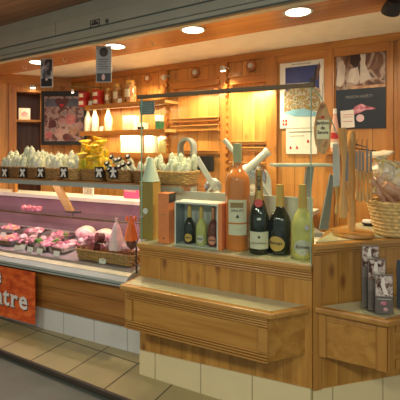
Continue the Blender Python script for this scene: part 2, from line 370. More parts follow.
# back wall joinery: top beam, door-like frames on the right
b = B(); b.box(0, wl1, -.03, 0, 2.455, 2.52); struct(b.done('trim_7', M['back_h'], loc=FW.w(0), rz=FW.a, bev=.005))
tn = 8
for (a0, a1) in ((267, 278), (325, 335), (387, 394)):
    s0, s1 = FW.s_at(a0), FW.s_at(a1)
    b = B(); b.box(s0, s1, -.035, 0, 0, 2.455); struct(b.done('trim_%d' % tn, M['back_p'], loc=FW.w(0), rz=FW.a, bev=.006)); tn += 1
b = B(); b.box(FW.s_at(278), FW.s_at(394), -.03, 0, 2.38, 2.455); struct(b.done('trim_%d' % tn, M['back_h'], loc=FW.w(0), rz=FW.a, bev=.005)); tn += 1
b = B(); b.box(FW.s_at(398), wl1, -.03, 0, 0, 2.455); struct(b.done('trim_%d' % tn, M['back_p'], loc=FW.w(0), rz=FW.a, bev=.005)); tn += 1

# shelf rack uprights (notched) and ledger strips
def upright(px, lab):
    s0 = FW.s_at(px)
    t = thing('rack_upright', lab, 'shelf upright', FW.w(s0, .003, .95), FW.a)
    z1 = 2.455 - .95; pts = []
    n = int(z1 / .075)
    b = B(); b.box(-.03, .03, -.045, 0, 0, z1)
    for i in range(n):
        zc = .04 + i * .075
        for sg in (-1, 1): b.ext([(sg * .03, zc), (sg * .03, zc + .05), (sg * .048, zc + .035), (sg * .048, zc + .015)][::sg], -.04, -.005)
    b.done('notched_post', M['back_p'], t)
    return s0
ups = [upright(166, 'notched pine rack upright beside the jar shelves'), upright(225, 'notched pine rack upright between the two bare shelf bays')]
def strip(pa, pb, y0, y1, lab, ym):
    s0, s1 = FW.s_at(pa, .04), FW.s_at(pb, .04); xm = (pa + pb) / 2
    za, zb = FW.hit(xm, y0, .04)[1], FW.hit(xm, y1, .04)[1]
    b = B(); b.box(0, s1 - s0, -.045, 0, 0, za - zb); b.box(0, s1 - s0, -.06, -.045, za - zb - .012, za - zb)
    tag(b.done('shelf_batten', M['back_h'], loc=FW.w(s0, 0, zb), rz=FW.a, bev=.003), lab, 'batten')
for y0, y1, nm in ((80, 87, 'topmost'), (117.5, 121.5, 'second'), (125, 131, 'third'), (150, 154, 'fourth'), (184, 189, 'lowest')):
    strip(171, 219, y0, y1, nm + ' batten down the left bare shelf bay', 0)
for y0, y1, nm in ((75, 83, 'topmost'), (141, 144.5, 'second'), (147, 151.5, 'third'), (162, 165, 'fourth')):
    strip(230, 266, y0, y1, nm + ' batten down the right bare shelf bay', 0)
for k, (px, py) in enumerate(((148.5, 78.5), (196, 72.5), (251.5, 66))):
    s, z = FW.hit(px, py)
    t = thing('wall_boss', 'round wooden boss with silver centre, %s along the top of the wall' % ['leftmost', 'middle one', 'rightmost'][k], 'wall fitting', FW.w(s, .001, z), FW.a)
    b = B(); b.lathe([(.055, 0), (.06, .012), (.052, .024), (.03, .026)], mat=Matrix.Rotation(R(90), 4, 'X'), seg=28); b.done('ring', M['niche2'], t, smooth=True)
    b = B(); b.lathe([(.027, .02), (.027, .03), (.018, .04), (0, .042)], mat=Matrix.Rotation(R(90), 4, 'X')); b.done('centre', M['sgrey'], t, smooth=True)

# ------------------------------------------------------------------ lamps
def light(kind, name, loc, energy, col, rot=(0, 0, 0), **kw):
    d = bpy.data.lights.new(name, kind); d.energy = energy; d.color = col
    for k, v in kw.items(): setattr(d, k, v)
    o = bpy.data.objects.new(name, d); COL.objects.link(o); o.location = loc; o.rotation_euler = rot; return o
WARM = (1, .76, .45)
dl = [(38, 62, 'recessed downlight behind the left hanging poster'), (115, 46, 'recessed downlight beside the price list card'), (193, 29.5, 'bright oval recessed downlight in the middle of the soffit'), (298, 11.5, 'bright recessed downlight above the wine posters, right part of soffit')]
for px, py, lab in dl:
    p = gz(px, py, 2.48)
    t = thing('downlight', lab, 'ceiling lamp', p, FF.a)
    b = B(); b.lathe([(.098, -.0005), (.098, -.006), (.080, -.006), (.080, -.0005)], seg=32, caps=False); b.done('rim', M['sgrey'], t, smooth=True)
    b = B(); b.lathe([(.079, -.005), (.079, -.001)], seg=32); b.done('lens', M['lampglow'], t)
    light('SPOT', 'downlight_beam', p - Vector((0, 0, .03)), 46, WARM, spot_size=R(125), spot_blend=.7, shadow_soft_size=.07)
def eyeball(name, px, py, z, lab, r, en, aim, body, Fm=None):
    p = gz(px, py, z) if Fm is None else Fm.w(Fm.hit(px, py, .14)[0], .14, Fm.hit(px, py, .14)[1])
    t = thing(name, lab, 'spotlight', p, FW.a)
    d = (Vector(aim) - p).normalized(); q = Vector((0, 0, -1)).rotation_difference(d).to_matrix().to_4x4(); mt = Matrix.Rotation(-FW.a, 4, 'Z') @ q
    b = B(); b.lathe([(r * .35, r * 1.3), (r * .7, r * 1.1), (r, r * .2), (r, -r * .3), (r * .85, -r * .3)], mat=mt); b.done('head', body, t, smooth=True)
    b = B(); b.lathe([(r * .8, -r * .32), (r * .5, -r * .36), (0, -r * .38)], mat=mt); b.done('bulb', M['lampglow'], t, smooth=True)
    b = B()
    if Fm is None: b.tube([(0, 0, r), (0, 0, 2.48 - z)], r * .3)
    else: b.tube([(0, 0, r * .6), (0, .07, r * 1.3), (0, .14, r * 1.0)], r * .22)
    b.done('arm', body, t)
    o = light('SPOT', name + '_beam', p + d * r * 1.6, en, WARM, spot_size=R(100), spot_blend=.8, shadow_soft_size=.03)
    o.rotation_euler = d.to_track_quat('-Z', 'Y').to_euler()
    return t
eyeball('ceiling_spotlight', 391, 10, 2.42, 'dark eyeball spotlight hanging under the soffit at the right edge', .055, 10, (1.2, 4.0, 1.0), M['dark'])
def wp(px, py, t=0): s, z = FW.hit(px, py, t); return FW.w(s, t, z)
eyeball('wall_spotlight', 163, 78, 0, 'small silver spotlight above the jar shelves', .03, 16, wp(120, 130, .12), M['sgrey'], FW)
eyeball('wall_spotlight', 223, 70, 0, 'small silver spotlight above the notched upright between bare bays', .032, 20, wp(246, 190, .0), M['sgrey'], FW)
# little spots left
for px, py, lab in ((33, 88, 'small spotlight under the beam above the wall niche'),):
    s, z = FL.hit(px, py, .06)
    t = thing('niche_spotlight', lab, 'spotlight', FL.w(s, .06, z), FL.a)
    b = B(); b.lathe([(.035, 0), (.04, .02), (.04, .03)]); b.box(-.01, .01, 0, .06, .02, .04); b.done('body', M['sgrey'], t, smooth=True)
    b = B(); b.lathe([(.03, -.003), (.03, 0)]); b.done('bulb', M['lampglow'], t)
    light('SPOT', 'niche_beam', t.location - Vector((0, 0, .02)), 10, WARM, spot_size=R(110), spot_blend=.8, shadow_soft_size=.03)
p = at(72.5, 91.5, 4.7)
t = thing('arm_spotlight', 'tiny spotlight on a thin arm above the sausage poster', 'spotlight', p, 0)
b = B(); b.lathe([(.014, -.012), (.02, .012), (.006, .03)]); b.done('head', M['sgrey'], t, smooth=True)
b = B(); b.lathe([(.012, -.016), (.012, -.0125)]); b.done('bulb', M['lampglow'], t)
b = B(); b.tube([(0, 0, .028), (-.03, 0, .06), (.30, .2, .08)], .006); b.done('arm', M['brass'], t)
light('SPOT', 'poster_beam', p - Vector((0, 0, .04)), 1.2, WARM, rot=(R(35), 0, R(20)), spot_size=R(120), spot_blend=.8, shadow_soft_size=.02)

# ------------------------------------------------------------------ main counter
def counter_top_profile(d0, d1, z1, th=.07):
    # front molded edge, y negative = towards viewer
    return [(d1, z1 - .012), (d1, z1 - .03), (d0 + .004, z1 - .03), (d0 + .004, z1 - .036), (d0 - .0, z1 - .036), (d0 - .0, z1 - .03)]
cn = thing('service_counter', 'long pine service counter with grooved edges and projecting bag ledge on a tiled plinth', 'counter', FM.w(0, 0, 0), FM.a)
L = FM.L
zb0, zb1 = .17, .22
b = B(); b.ext([(0, zb0), (L, zb1), (L, CT - .03), (0, CT - .03)], 0, .025); b.done('front_panel', M['pine_v'], cn)
b = B(); b.box(0, .025, .025, .34, .17, CT - .03); b.box(L - .025, L, .025, .34, .22, CT - .03); b.box(.025, L - .025, .315, .34, .0, CT - .03); b.done('side_panel', M['pine_v'], cn)
b = B(); b.ext([(.0, 0), (L, 0), (L, zb1 - .002), (.0, zb0 - .002)], -.006, .02); b.done('tiled_plinth', M['plinth'], cn)
b = B(); b.box(-.005, L - .001, -.012, .36, CT - .028, CT); b.done('worktop', M['laminate'], cn, bev=.003)
b = B(); b.box(-.01, L - .001, -.03, -.0125, CT - .03, CT - .002); b.box(-.006, L - .001, -.016, 0, CT - .046, CT - .030)
for i in range(3): b.box(-.004, L - .001, -.011 + .0015 * i, 0, CT - .062 - .015 * i, CT - .05 - .015 * i)
b.done('edge_moulding', M['pine_edge'], cn, bev=.005)
# ledge
LZ = .684; l0, l1, dp, lb = .0, 1.006, .20, .405; le = L - .01
outline = [(l0 - .005, 0), (l0 - .005, -dp), (l1, -dp), (le, -.001), (le, 0)]
led = B().poly([(x, y) for x, y in [(l0 + .02, 0), (l0 + .02, -dp + .02), (l1 - .02, -dp + .02), (le - .03, -.0), ]], lb, LZ - .03).done('ledge_box', M['pine_h'], cn)
b = B(); b.poly([(l0, 0), (l0, -dp + .03), (l1 - .01, -dp + .03), (le - .03, -.001), (le - .03, 0)], LZ - .028, LZ + .001); b.done('ledge_top', M['laminate'], led)
b = B()
b.box(l0 - .01, l1 + .012, -dp - .015, -dp + .03, LZ - .03, LZ + .003)
b.box(l0 - .01, l0 + .012, -dp + .03, 0, LZ - .03, LZ + .003)
ang = math.atan2(dp, le - l1); Ld = math.hypot(dp, le - l1)
mt = Matrix.Translation((l1, -dp, 0)) @ Matrix.Rotation(ang, 4, 'Z')
b.box(.0, Ld - .02, -.015, .025, LZ - .03, LZ + .003, mat=mt)
b.done('ledge_rim', M['pine_edge'], led, bev=.008)
b = B()                                                    # grooved frame round the ledge front
yf = -dp + .02
for i in range(4):
    b.box(l0 + .02, l1 - .02, yf - .022 + .004 * i, yf, LZ - .043 - .015 * i, LZ - .033 - .015 * i)
    b.box(l0 + .02, l1 - .02, yf - .022 + .004 * i, yf, lb + .014 * i, lb + .009 + .014 * i)
for x0, x1 in ((l0 + .02, l0 + .075), (l1 - .075, l1 - .02)):
    b.box(x0, x1, yf - .018, yf, lb + .055, LZ - .092)
b.done('ledge_frame', M['pine_edge'], led, bev=.003)

# right corner counter
PZ = 1.038
FR = Fr((.636, 2.262), (1.22, 2.44))
rc = thing('corner_counter', 'right hand pine corner counter standing higher, with angled ledge', 'counter', FR.w(0, 0, 0), FR.a)
LR = 1.0
b = B(); b.ext([(0.002, .21), (LR, .19), (LR, PZ - .03), (0.002, PZ - .03)], 0, .025); b.done('front_panel', M['pine_v'], rc)
# left return from the pillar backwards
ca = FR.w(0); back = FM.w(L + .002, -.5); 
Ri = Matrix.Rotation(-FR.a, 3, 'Z'); lo = lambda w: (Ri @ (Vector((w.x, w.y, 0)) - Vector((ca.x, ca.y, 0))))
q = lo(back)
b = B(); b.poly([(.002, .0), (.03, .0), (q.x + .03, q.y), (q.x, q.y)], .05, PZ - .03); b.done('side_panel', M['pine_pil'], rc)
b = B(); b.poly([(-.0, -.018), (LR, -.018), (LR, .62), (q.x - .0, q.y)], PZ - .03, PZ - .004); b.done('worktop', M['pine_h'], rc)
b = B(); b.poly([(q.x + .05, q.y - .03), (.04, .03), (LR, .03), (LR, .6)], PZ - .004, PZ); b.done('worktop_inlay', M['laminate'], rc)
b = B(); b.box(-.004, LR, -.034, -.0, PZ - .03, PZ - .001); b.box(0, LR, -.018, 0, PZ - .05, PZ - .031); b.box(0, LR, -.008, 0, PZ - .065, PZ - .053); b.done('edge_moulding', M['pine_edge'], rc, bev=.006)
b = B(); b.box(.0, .05, -.012, 0, .21, PZ - .067); b.done('pilaster', M['pine_pil'], rc, bev=.003)
b = B(); b.ext([(.002, 0), (LR, 0), (LR, .19), (0.002, .21)], -.005, .02); b.done('tiled_plinth', M['plinth'], rc)
k = lo(Vector((.973, 2.07, 0))); k2 = lo(Vector((1.5, 2.32, 0)))
P3 = [(.002, -.0005), (k.x, k.y), (k2.x, k2.y), (k2.x, -.0005)]
def inset(p, c, d):
    v = Vector((c[0] - p[0], c[1] - p[1])); v.normalize(); return (p[0] + v.x * d, p[1] + v.y * d)
cc = (.45, .0)
led2 = B().poly([(.03, -.0005), inset((k.x, k.y), cc, .03), (k2.x - .01, k2.y + .03), (k2.x - .01, -.0005)], lb + .0, LZ - .03).done('ledge_box', M['pine_h'], rc)
b = B(); b.poly([(.05, -.013), inset((k.x, k.y), cc, .035), (k2.x, k2.y + .03), (k2.x, -.013)], LZ - .028, LZ + .001); b.done('ledge_top', M['laminate'], led2)
def rail_between(b, p, q_, z0, z1, o0, o1, e0=0, e1=0):
    d = Vector((q_[0] - p[0], q_[1] - p[1])); a = math.atan2(d.y, d.x)
    b.box(e0, d.length - e1, -o1, -o0, z0, z1, mat=Matrix.Translation((p[0], p[1], 0)) @ Matrix.Rotation(a, 4, 'Z'))
b = B(); rail_between(b, P3[0], P3[1], LZ - .03, LZ + .003, -.03, .012, .01, -.008); rail_between(b, P3[1], P3[2], LZ - .03, LZ + .003, -.03, .012); b.done('ledge_rim', M['pine_edge'], led2, bev=.008)
b = B()
a0 = inset((k.x, k.y), cc, .03)
rail_between(b, (.03, -.0005), a0, lb, LZ - .032, 0, .012, .01, Vector((a0[0] - .03, a0[1])).length - .05)
rail_between(b, (.03, -.0005), a0, lb, LZ - .032, 0, .012, Vector((a0[0] - .03, a0[1])).length - .05, 0)
for i in range(3): rail_between(b, (.03, -.0005), a0, LZ - .047 - .014 * i, LZ - .034 - .014 * i, 0, .011 - .003 * i, .05, .05)
for i in range(3): rail_between(b, a0, (k2.x - .01, k2.y + .03), lb, LZ - .032, 0, .012 - .003 * i, .02 * i, Vector((k2.x - a0[0], k2.y - a0[1])).length - .02 - .02 * i)
rail_between(b, a0, (k2.x - .01, k2.y + .03), LZ - .08, LZ - .032, 0, .010, .06, 0); rail_between(b, a0, (k2.x - .01, k2.y + .03), lb, lb + .05, 0, .010, .06, 0)
b.done('ledge_frame', M['pine_pil'], led2, bev=.002)

# counter back splash board, glass guard with brass rail
s0, s1 = FM.s_at(176, -.35), FM.s_at(313, -.35)
bb = tag(B().box(0, s1 - s0, 0, .012, 0, 1.255 - CT).done('backsplash_board', M['board'], loc=FM.w(s0, -.34, CT + .0005), rz=FM.a, bev=.002), 'pale green-white board standing behind the champagne bottles', 'board')
g = thing('glass_guard', 'tall clear glass guard with dark top rail in front of the bottles', 'glass screen', FM.w(0, 0, 0), FM.a)
GT = 1.94
b = B(); b.box(.004, L - .012, .012, .020, CT + .001, GT - .014); b.done('pane', M['clear'], g)
b = B(); b.box(-.0005, .004, .0115, .0205, CT + .001, GT - .014); b.box(L - .0115, L - .007, .0115, .0205, CT + .001, GT - .014); b.done('pane_edge', M['edge'], g)
b = B(); b.box(-.03, L + .012, .002, .030, GT - .014, GT + .012); b.done('top_rail', M['brass'], g, bev=.003)
sc_, zc_ = FM.hit(309, 228)
b = B(); b.lathe([(.012, 0), (.012, .03)], c=(0, 0, 0), mat=Matrix.Translation((L - .03, .03, zc_)) @ Matrix.Rotation(R(90), 4, 'X')); b.lathe([(.01, 0), (.01, .03)], mat=Matrix.Translation((.01, .03, 1.1)) @ Matrix.Rotation(R(90), 4, 'X')); b.done('clamp', M['steel'], g, smooth=True)
b = B(); b.tube([(L + .005, .016, GT), (L + .02, .02, GT + .1)], .007); b.box(L - .012, L + .012, .0, .034, GT + .012, GT + .04); b.done('rail_end_fitting', M['dark'], g)
# short angled pane right of the guard
g2 = thing('glass_return', 'short clear glass return pane right of the tall guard, with sloping top', 'glass screen', FR.w(.01, 0, PZ), FR.a)
b = B(); b.ext([(.0, 0), (.18, 0), (.18, .62), (.06, GT - PZ - .05), (0, GT - PZ - .01)], .03, .037); b.done('pane', M['clear'], g2)
b = B(); b.tube([(0, .034, GT - PZ - .01), (.06, .034, GT - PZ - .05), (.18, .034, .62)], .003, 6); b.done('pane_edge', M['edge'], g2)

# ------------------------------------------------------------------ bottles on the counter
def smoothp(pts, n=4):
    out = []
    for i in range(len(pts) - 1):
        p0 = pts[max(i - 1, 0)]; p1 = pts[i]; p2 = pts[i + 1]; p3 = pts[min(i + 2, len(pts) - 1)]
        for k in range(n):
            t = k / n; out.append(tuple(max(0, .5 * ((2 * p1[j]) + (-p0[j] + p2[j]) * t + (2 * p0[j] - 5 * p1[j] + 4 * p2[j] - p3[j]) * t * t + (-p0[j] + 3 * p1[j] - 3 * p2[j] + p3[j]) * t ** 3)) for j in (0, 1)))
    out.append(pts[-1]); return out
def curved_label(r, w, z0, z1, oval=False, seg=14, th=.0012, cx=0):
    # patch on a cylinder facing -y
    bm = B(); b = bm.bm; half = w / 2 / r
    if not oval:
        g_ = []
        for i in range(seg + 1):
            a = -math.pi / 2 + cx - half + 2 * half * i / seg
            g_.append([b.verts.new(((r + th * o) * math.cos(a), (r + th * o) * math.sin(a), z)) for z in (z0, z1) for o in (0, 1)])
        for i in range(seg):
            p, q_ = g_[i], g_[i + 1]
            b.faces.new((p[1], q_[1], q_[3], p[3])); b.faces.new((p[0], p[2], q_[2], q_[0])); b.faces.new((p[2], p[3], q_[3], q_[2])); b.faces.new((p[0], q_[0], q_[1], p[1]))
        b.faces.new((g_[0][0], g_[0][1], g_[0][3], g_[0][2])); b.faces.new((g_[-1][0], g_[-1][2], g_[-1][3], g_[-1][1]))
    else:
        zc = (z0 + z1) / 2; hz = (z1 - z0) / 2; n = 24
        def pt(u, v, o): a = -math.pi / 2 + cx + u * half; return b.verts.new(((r + th * o) * math.cos(a), (r + th * o) * math.sin(a), zc + v * hz))
        c0 = pt(0, 0, 1); rings = [[pt(q_ * math.cos(2 * math.pi * i / n), q_ * math.sin(2 * math.pi * i / n), o) for i in range(n)] for q_, o in ((.35, 1), (.7, 1), (1, 1), (1, 0))]
        for i in range(n): b.faces.new((c0, rings[0][i], rings[0][(i + 1) % n]))
        for A, C in zip(rings, rings[1:]):
            for i in range(n): b.faces.new((A[i], C[i], C[(i + 1) % n], A[(i + 1) % n]))
    return bm
def bottle(name, label, loc, h, r, kind, group=None, rz=None, txt=None):
    rz = math.atan2(loc[0], loc[1]) * -1 if rz is None else rz
    t = thing(name, label, 'bottle', loc, rz, group)
    if kind == 'rose':
        pr = [(r * .9, 0), (r, .012), (r, h * .58), (r * .985, h * .64), (r * .88, h * .69), (r * .60, h * .735), (r * .38, h * .765), (r * .33, h * .81), (r * .33, h * .96)]; mb = M['rose']; neck = (.79, 1.0, .33)
    elif kind == 'moet':
        pr = [(r * .9, 0), (r, .01), (r, h * .38), (r * .95, h * .45), (r * .74, h * .54), (r * .50, h * .62), (r * .38, h * .70), (r * .31, h * .82), (r * .30, h * .95)]; mb = M['darkg']; neck = (.63, 1, .42)
    else:
        pr = [(r * .88, 0), (r, .01), (r, h * .34), (r * .97, h * .45), (r * .80, h * .55), (r * .50, h * .635), (r * .35, h * .70), (r * .31, h * .95)]; mb = {'dark': M['darkg'], 'clear': M['champ'], 'smallrose': pm('rosedark', (.16, .035, .02), .1, coat=.6)}[kind]; neck = (.68, 1, .36)
    prs = [(0, 0)] + pr[:2] + smoothp(pr[2:], 4)
    B().lathe(prs, seg=28).done('glass', mb, t, smooth=True)
    def rad(z):
        for a, c in zip(prs, prs[1:]):
            if a[1] <= z <= c[1] and c[1] > a[1]: return a[0] + (c[0] - a[0]) * (z - a[1]) / (c[1] - a[1])
        return prs[-1][0]
    cap = M['goldp'] if kind in ('dark', 'clear', 'smallrose') else M['gold']
    n0, n1 = neck[0] * h, h; pts = [(rad(n0) + .001, n0)] + [(rad(n0 + (n1 - n0) * i / 6) + .002, n0 + (n1 - n0) * i / 6) for i in range(1, 6)] + [(r * .33, h * .955), (r * .33, h * .995), (0, h)]
    if kind == 'rose': pts = [(r * .34, h * .815), (r * .355, h * .82), (r * .355, h * .995), (0, h)]
    B().lathe(pts, seg=24).done('foil', pm('greenfoil', (.50, .52, .30), .5) if kind == 'rose' else pm('pinkfoil', (.6, .25, .12), .4, .4) if kind == 'smallrose' else cap, t, smooth=True)
    if kind == 'rose':
        lb_ = curved_label(r + .0005, r * 1.55, h * .265, h * .475).done('front_label', M['lab'], t, smooth=True)
        B().box(-r * .55, r * .45, -r - .004, -r + .012, h * .405, h * .45).done('label_print', pm('printbrown', (.35, .22, .08), .6), lb_)
        text('label_text', 'MINUTY', .022, M['ink'], lb_, (-.0, -r - .003, h * .375)); B().ext([(-.012, h * .31), (.012, h * .31), (0, h * .345)], -r - .003, -r + .001).done('label_emblem', M['ink'], lb_)
        l2 = curved_label(r + .0005, r * 1.55, h * .15, h * .25).done('lower_label', M['lab'], t, smooth=True)
        text('label_text', 'ROSÉ', .022, M['lab2'], l2, (0, -r - .003, h * .2))
    elif kind == 'moet':
        lb_ = curved_label(r + .0005, r * 2.1, h * .07, h * .27).done('front_label', M['lab'], t, smooth=True)
        text('label_text', 'MOËT & CHANDON', .0135, M['ink'], lb_, (0, -r - .003, h * .14)); B().lathe([(.008, 0), (.008, .002)], mat=Matrix.Translation((0, -r - .001, h * .21)) @ Matrix.Rotation(R(90), 4, 'X')).done('label_emblem', M['ink'], lb_)
        text('neck_text', 'MOËT', .036, M['ink'], t, (0, -r * .36 - .004, h * .84), rot=(R(90), R(-90), 0), bold=.0006)
        B().lathe([(.026, 0), (.026, .006)], mat=Matrix.Translation((-.004, -r * .58, h * .60)) @ Matrix.Rotation(R(75), 4, 'X')).done('red_seal', M['red'], t)
        B().box(-.012, .012, -r - .002, -r + .002, h * .41, h * .435).done('price_sticker', M['white'], t)
    else:
        g_ = {'dark': M['goldp'], 'clear': M['lab2'], 'smallrose': pm('pinklab', (.72, .3, .2), .5)}[kind]
        c_ = -.35 if (kind == 'dark' and h > .35) else 0
        lb_ = curved_label(r + .0005, r * 1.5, h * .06, h * .27, oval=True, cx=c_).done('front_label', g_, t, smooth=True)
        tx = text('label_text', 'Ruinart', r * .38, M['ink'], lb_, (math.sin(c_) * (r + .003), -math.cos(c_) * (r + .003), h * .175), rot=(R(90), 0, c_), bold=.0002)
        if kind == 'clear': B().lathe([(r * .24, h * .5), (r * .24, h * .501)]).bm.free()
    return t
def on_c(px, py): return gz(px, py, CT + .0006)
def row(px, t): return FM.w(FM.s_at(px, t), t, CT + .0006)
bottle('wine_bottle', 'tall peach coloured rosé bottle with two cream labels, on the counter', row(237.5, -.14), .69, .081, 'rose')
bottle('champagne_bottle', 'dark champagne bottle with gold lettered neck and red seal', row(259, -.108), .525, .064, 'moet')
bottle('champagne_bottle', 'black round-shouldered champagne bottle with gold oval label', row(280, -.16), .43, .071, 'dark')
bottle('champagne_bottle', 'clear yellow-green champagne bottle with pale oval label at glass corner', row(302.5, -.125), .44, .068, 'clear')

# gift boxes
t = thing('gift_box', 'olive square gift box with a white cone top and round seal', 'box', row(150, -.13), FM.a)
B().box(-.058, .058, -.05, .05, 0, .415).done('body', M['olive'], t, bev=.003)
B().box(.0582, .0595, -.048, .048, .002, .413).done('gold_side', M['goldp'], t)
B().lathe([(.068, .416), (.056, .45), (.018, .585), (.0, .588)], seg=24, c=(.006, 0, 0)).done('cone_top', M['frost'], t, smooth=True)
B().lathe([(.022, 0), (.022, .003)], mat=Matrix.Translation((-.005, -.05, .205)) @ Matrix.Rotation(R(90), 4, 'X')).done('seal', M['white'], t)
B().box(-.045, -.03, -.052, -.05, .385, .395).done('price_sticker', M['white'], t)
t = thing('gift_box', 'tall orange gift box with dark side, beside the olive box', 'box', row(167.5, -.085), FM.a)
B().box(-.05, .038, -.045, .045, 0, .345).done('body', M['orange'], t, bev=.003)
B().box(.0382, .0395, -.044, .044, .28, .344).done('dark_side', M['dark'], t)
text('box_text', 'Ruinart', .014, M['gold'], t, (-.005, -.0458, .2))
B().lathe([(.006, 0), (.006, .001)], mat=Matrix.Translation((-.005, -.045, .035)) @ Matrix.Rotation(R(90), 4, 'X')).done('box_emblem', M['ink'], t)
s0 = FM.s_at(175, -.05); s1 = FM.s_at(218, -.05); W = s1 - s0
bx0 = FM.w(s0, -.05, CT + .0006)
t = thing('display_box', 'open grey presentation box with orange end holding three small bottles', 'box', bx0, FM.a)
H = .295; D = .13
B().box(0, W, D - .006, D, 0, H).done('back_panel', M['sgrey'], t)
B().box(0, W, 0, D - .006, 0, .006).done('bottom', M['sgrey'], t)
B().box(0, W, 0, D - .006, H - .006, H).done('top_panel', M['white'], t)
B().box(0, .006, 0, D - .006, .006, H - .006).box(W - .006, W, 0, D - .006, .006, H - .006).done('side_wall', M['grey'], t)
B().box(W, W + .028, .0, D, 0, H).done('orange_end', M['orange'], t)
B().box(-.001, W, -.003, 0, H - .012, H).box(-.001, .008, -.003, 0, 0, H - .012).box(W - .008, W, -.003, 0, 0, H - .012).done('front_frame', M['white'], t)
for i, (fx, kd, lab) in enumerate(((.25, 'dark', 'left small bottle in the open box, dark with gold label'), (.53, 'clear', 'middle small bottle in the open box, clear with white label'), (.81, 'smallrose', 'right small bottle in the open box, dark with pink label'))):
    v = FM.w(s0 + W * fx, -.05 - .06, CT + .0072)
    bottle('miniature_bottle', lab, v, .262, .038, kd, 'small champagne bottles in the open box', rz=FM.a * .6)

# ------------------------------------------------------------------ display case
CL0, CL1 = -1.5, FK.s_at(138, -.1)
dc = thing('display_case', 'long refrigerated meat counter with curved front glass, pine front and white kick tiles', 'display case', FK.w(0, 0, 0), FK.a)
CL1 = FK.L + .03
B().box(CL0, CL1 + .12, .03, .05, 0, .215).done('kick_plate', M['kick'], dc)
B().box(CL0, CL1, 0, .025, .20, .50).done('wood_front', M['pine_dk'], dc, bev=.003)
B().prof([(-.075, .535), (-.075, .575), (-.04, .600), (.02, .615), (.20, .64), (.20, .60), (.02, .50), (-.02, .51)], CL0, CL1 + .02).done('bumper_rail', M['rail'], dc)
B().prof([(-.036, .6035), (.018, .6165), (.018, .6185), (-.036, .6055)], CL0, CL1 + .02).done('rail_top_strip', pm('railtop', (.62, .58, .36), .4), dc)
B().box(CL0, CL1, -.078, -.072, .548, .556).done('rail_groove', M['fascia_d'], dc)
CE = 1.30
B().prof([(.02, .640), (.70, .70), (.70, .66), (.02, .60)], CL0, CL1).done('display_deck', M['deck'], dc)
B().box(CL0, CL1, .70, .72, .60, 1.03).done('back_panel', M['pinkback'], dc)
B().box(CL0, CE, .66, .92, 1.03, 1.07).done('service_top', M['slab'], dc, bev=.004)
B().box(CL0, CE, .88, .90, 0.02, 1.03).box(CL0, CL0 + .02, .05, .88, .02, .60).done('rear_panel', M['sgrey'], dc)
gl = []
for i in range(9):
    f_ = i / 8; gl.append((-.035 + .13 * f_ ** 1.7, .61 + .645 * f_))
B().prof([(y - .004, z) for y, z in gl] + [(y + .002, z) for y, z in gl[::-1]], CL0, CL1).done('front_glass', M['clear'], dc, smooth=True)
B().box(CL0, CL1 - .05, .42, .68, .905, .913).done('glass_shelf', M['clear'], dc)
B().box(CL0, CL1 - .05, .412, .42, .900, .918).done('shelf_rail', M['steel'], dc)
# top shelf
SH0, SH1 = -.6, FK.s_at(194, -.3); SZ = 1.30
B().box(SH0, SH1, .09, .40, SZ - .028, SZ).done('basket_shelf', wood('shelfw', (.50, .26, .10), (.36, .16, .05), 'x', knots=0), dc, bev=.003)
B().box(SH0 - .4, SH1, .075, .089, SZ - .050, SZ - .012).done('shelf_rail', M['rail'], dc)
tb = B().box(CL0 + .1, CL1 - .1, .12, .15, SZ - .046, SZ - .030).done('light_tube', M['tubeglow'], dc)
cs = FK.w((CL0 + CL1) / 2, -.13, SZ - .0475)
light('AREA', 'case_light', cs, 11, (1, .64, .76), rot=(R(0), 0, FK.a), shape='RECTANGLE', size=CL1 - CL0 - .2, size_y=.03)
# struts
sa, za = FK.hit(54, 187, -.25); sb, zb_ = FK.hit(70, 211, -.42)
w0 = Vector((sa, .25, SZ - .029)); w1 = Vector((sb, .42, zb_))
b = B(); d = (w1 - w0); 
for o in ():
    pass
vv = []
for (p_, dz) in ((w0, 0), (w1, 0)):
    vv.append([b.bm.verts.new(p_ + Vector((dx, 0, 0)) + Vector((0, dy, 0))) for dx, dy in ((-.045, -.01), (.045, -.01), (.045, .02), (-.045, .02))])
b.bm.faces.new(vv[0]); b.bm.faces.new(vv[1][::-1])
for i in range(4): b.bm.faces.new((vv[0][i], vv[0][(i + 1) % 4], vv[1][(i + 1) % 4], vv[1][i]))
b.done('shelf_strut', M['pine_y'], dc)
sx = FK.s_at(15, -.7)
B().box(sx - .02, sx + .02, .68, .72, 1.0705, SZ - .045).done('shelf_post', M['back_p'], dc)
sx = FK.s_at(76, -.02)
# thin steel glass supports
b = B()
b.tube([(sb + .03, .425, zb_), (sb + .03, .425, .918)], .006, 6); b.box(sb - .05, sb + .12, .41, .44, zb_ - .014, zb_ + .004)
b.done('glass_support', M['dark'], dc)
b = B(); s_ = FK.s_at(135, -.0)
b.tube([(s_, .02, .62), (s_ - .01, .03, .85), (s_ + .05, .05, .97), (s_ + .1, .08, 1.06)], .007, 6); b.done('glass_bracket', M['dark'], dc)

# back support counter behind the bottles (carries slicers)
bc = thing('back_worktop', 'pale worktop along the back wall carrying the slicers', 'worktop', FW.w(0), FW.a)
w0_, w1_ = FW.s_at(177, .45), 3.35
B().box(w0_, w1_, -.45, -.055, 1.0, 1.04).done('top', M['slab'], bc, bev=.004)
B().box(w0_ + .02, w1_ - .02, -.42, -.06, .0, 1.0).done('base', M['back_v'], bc)

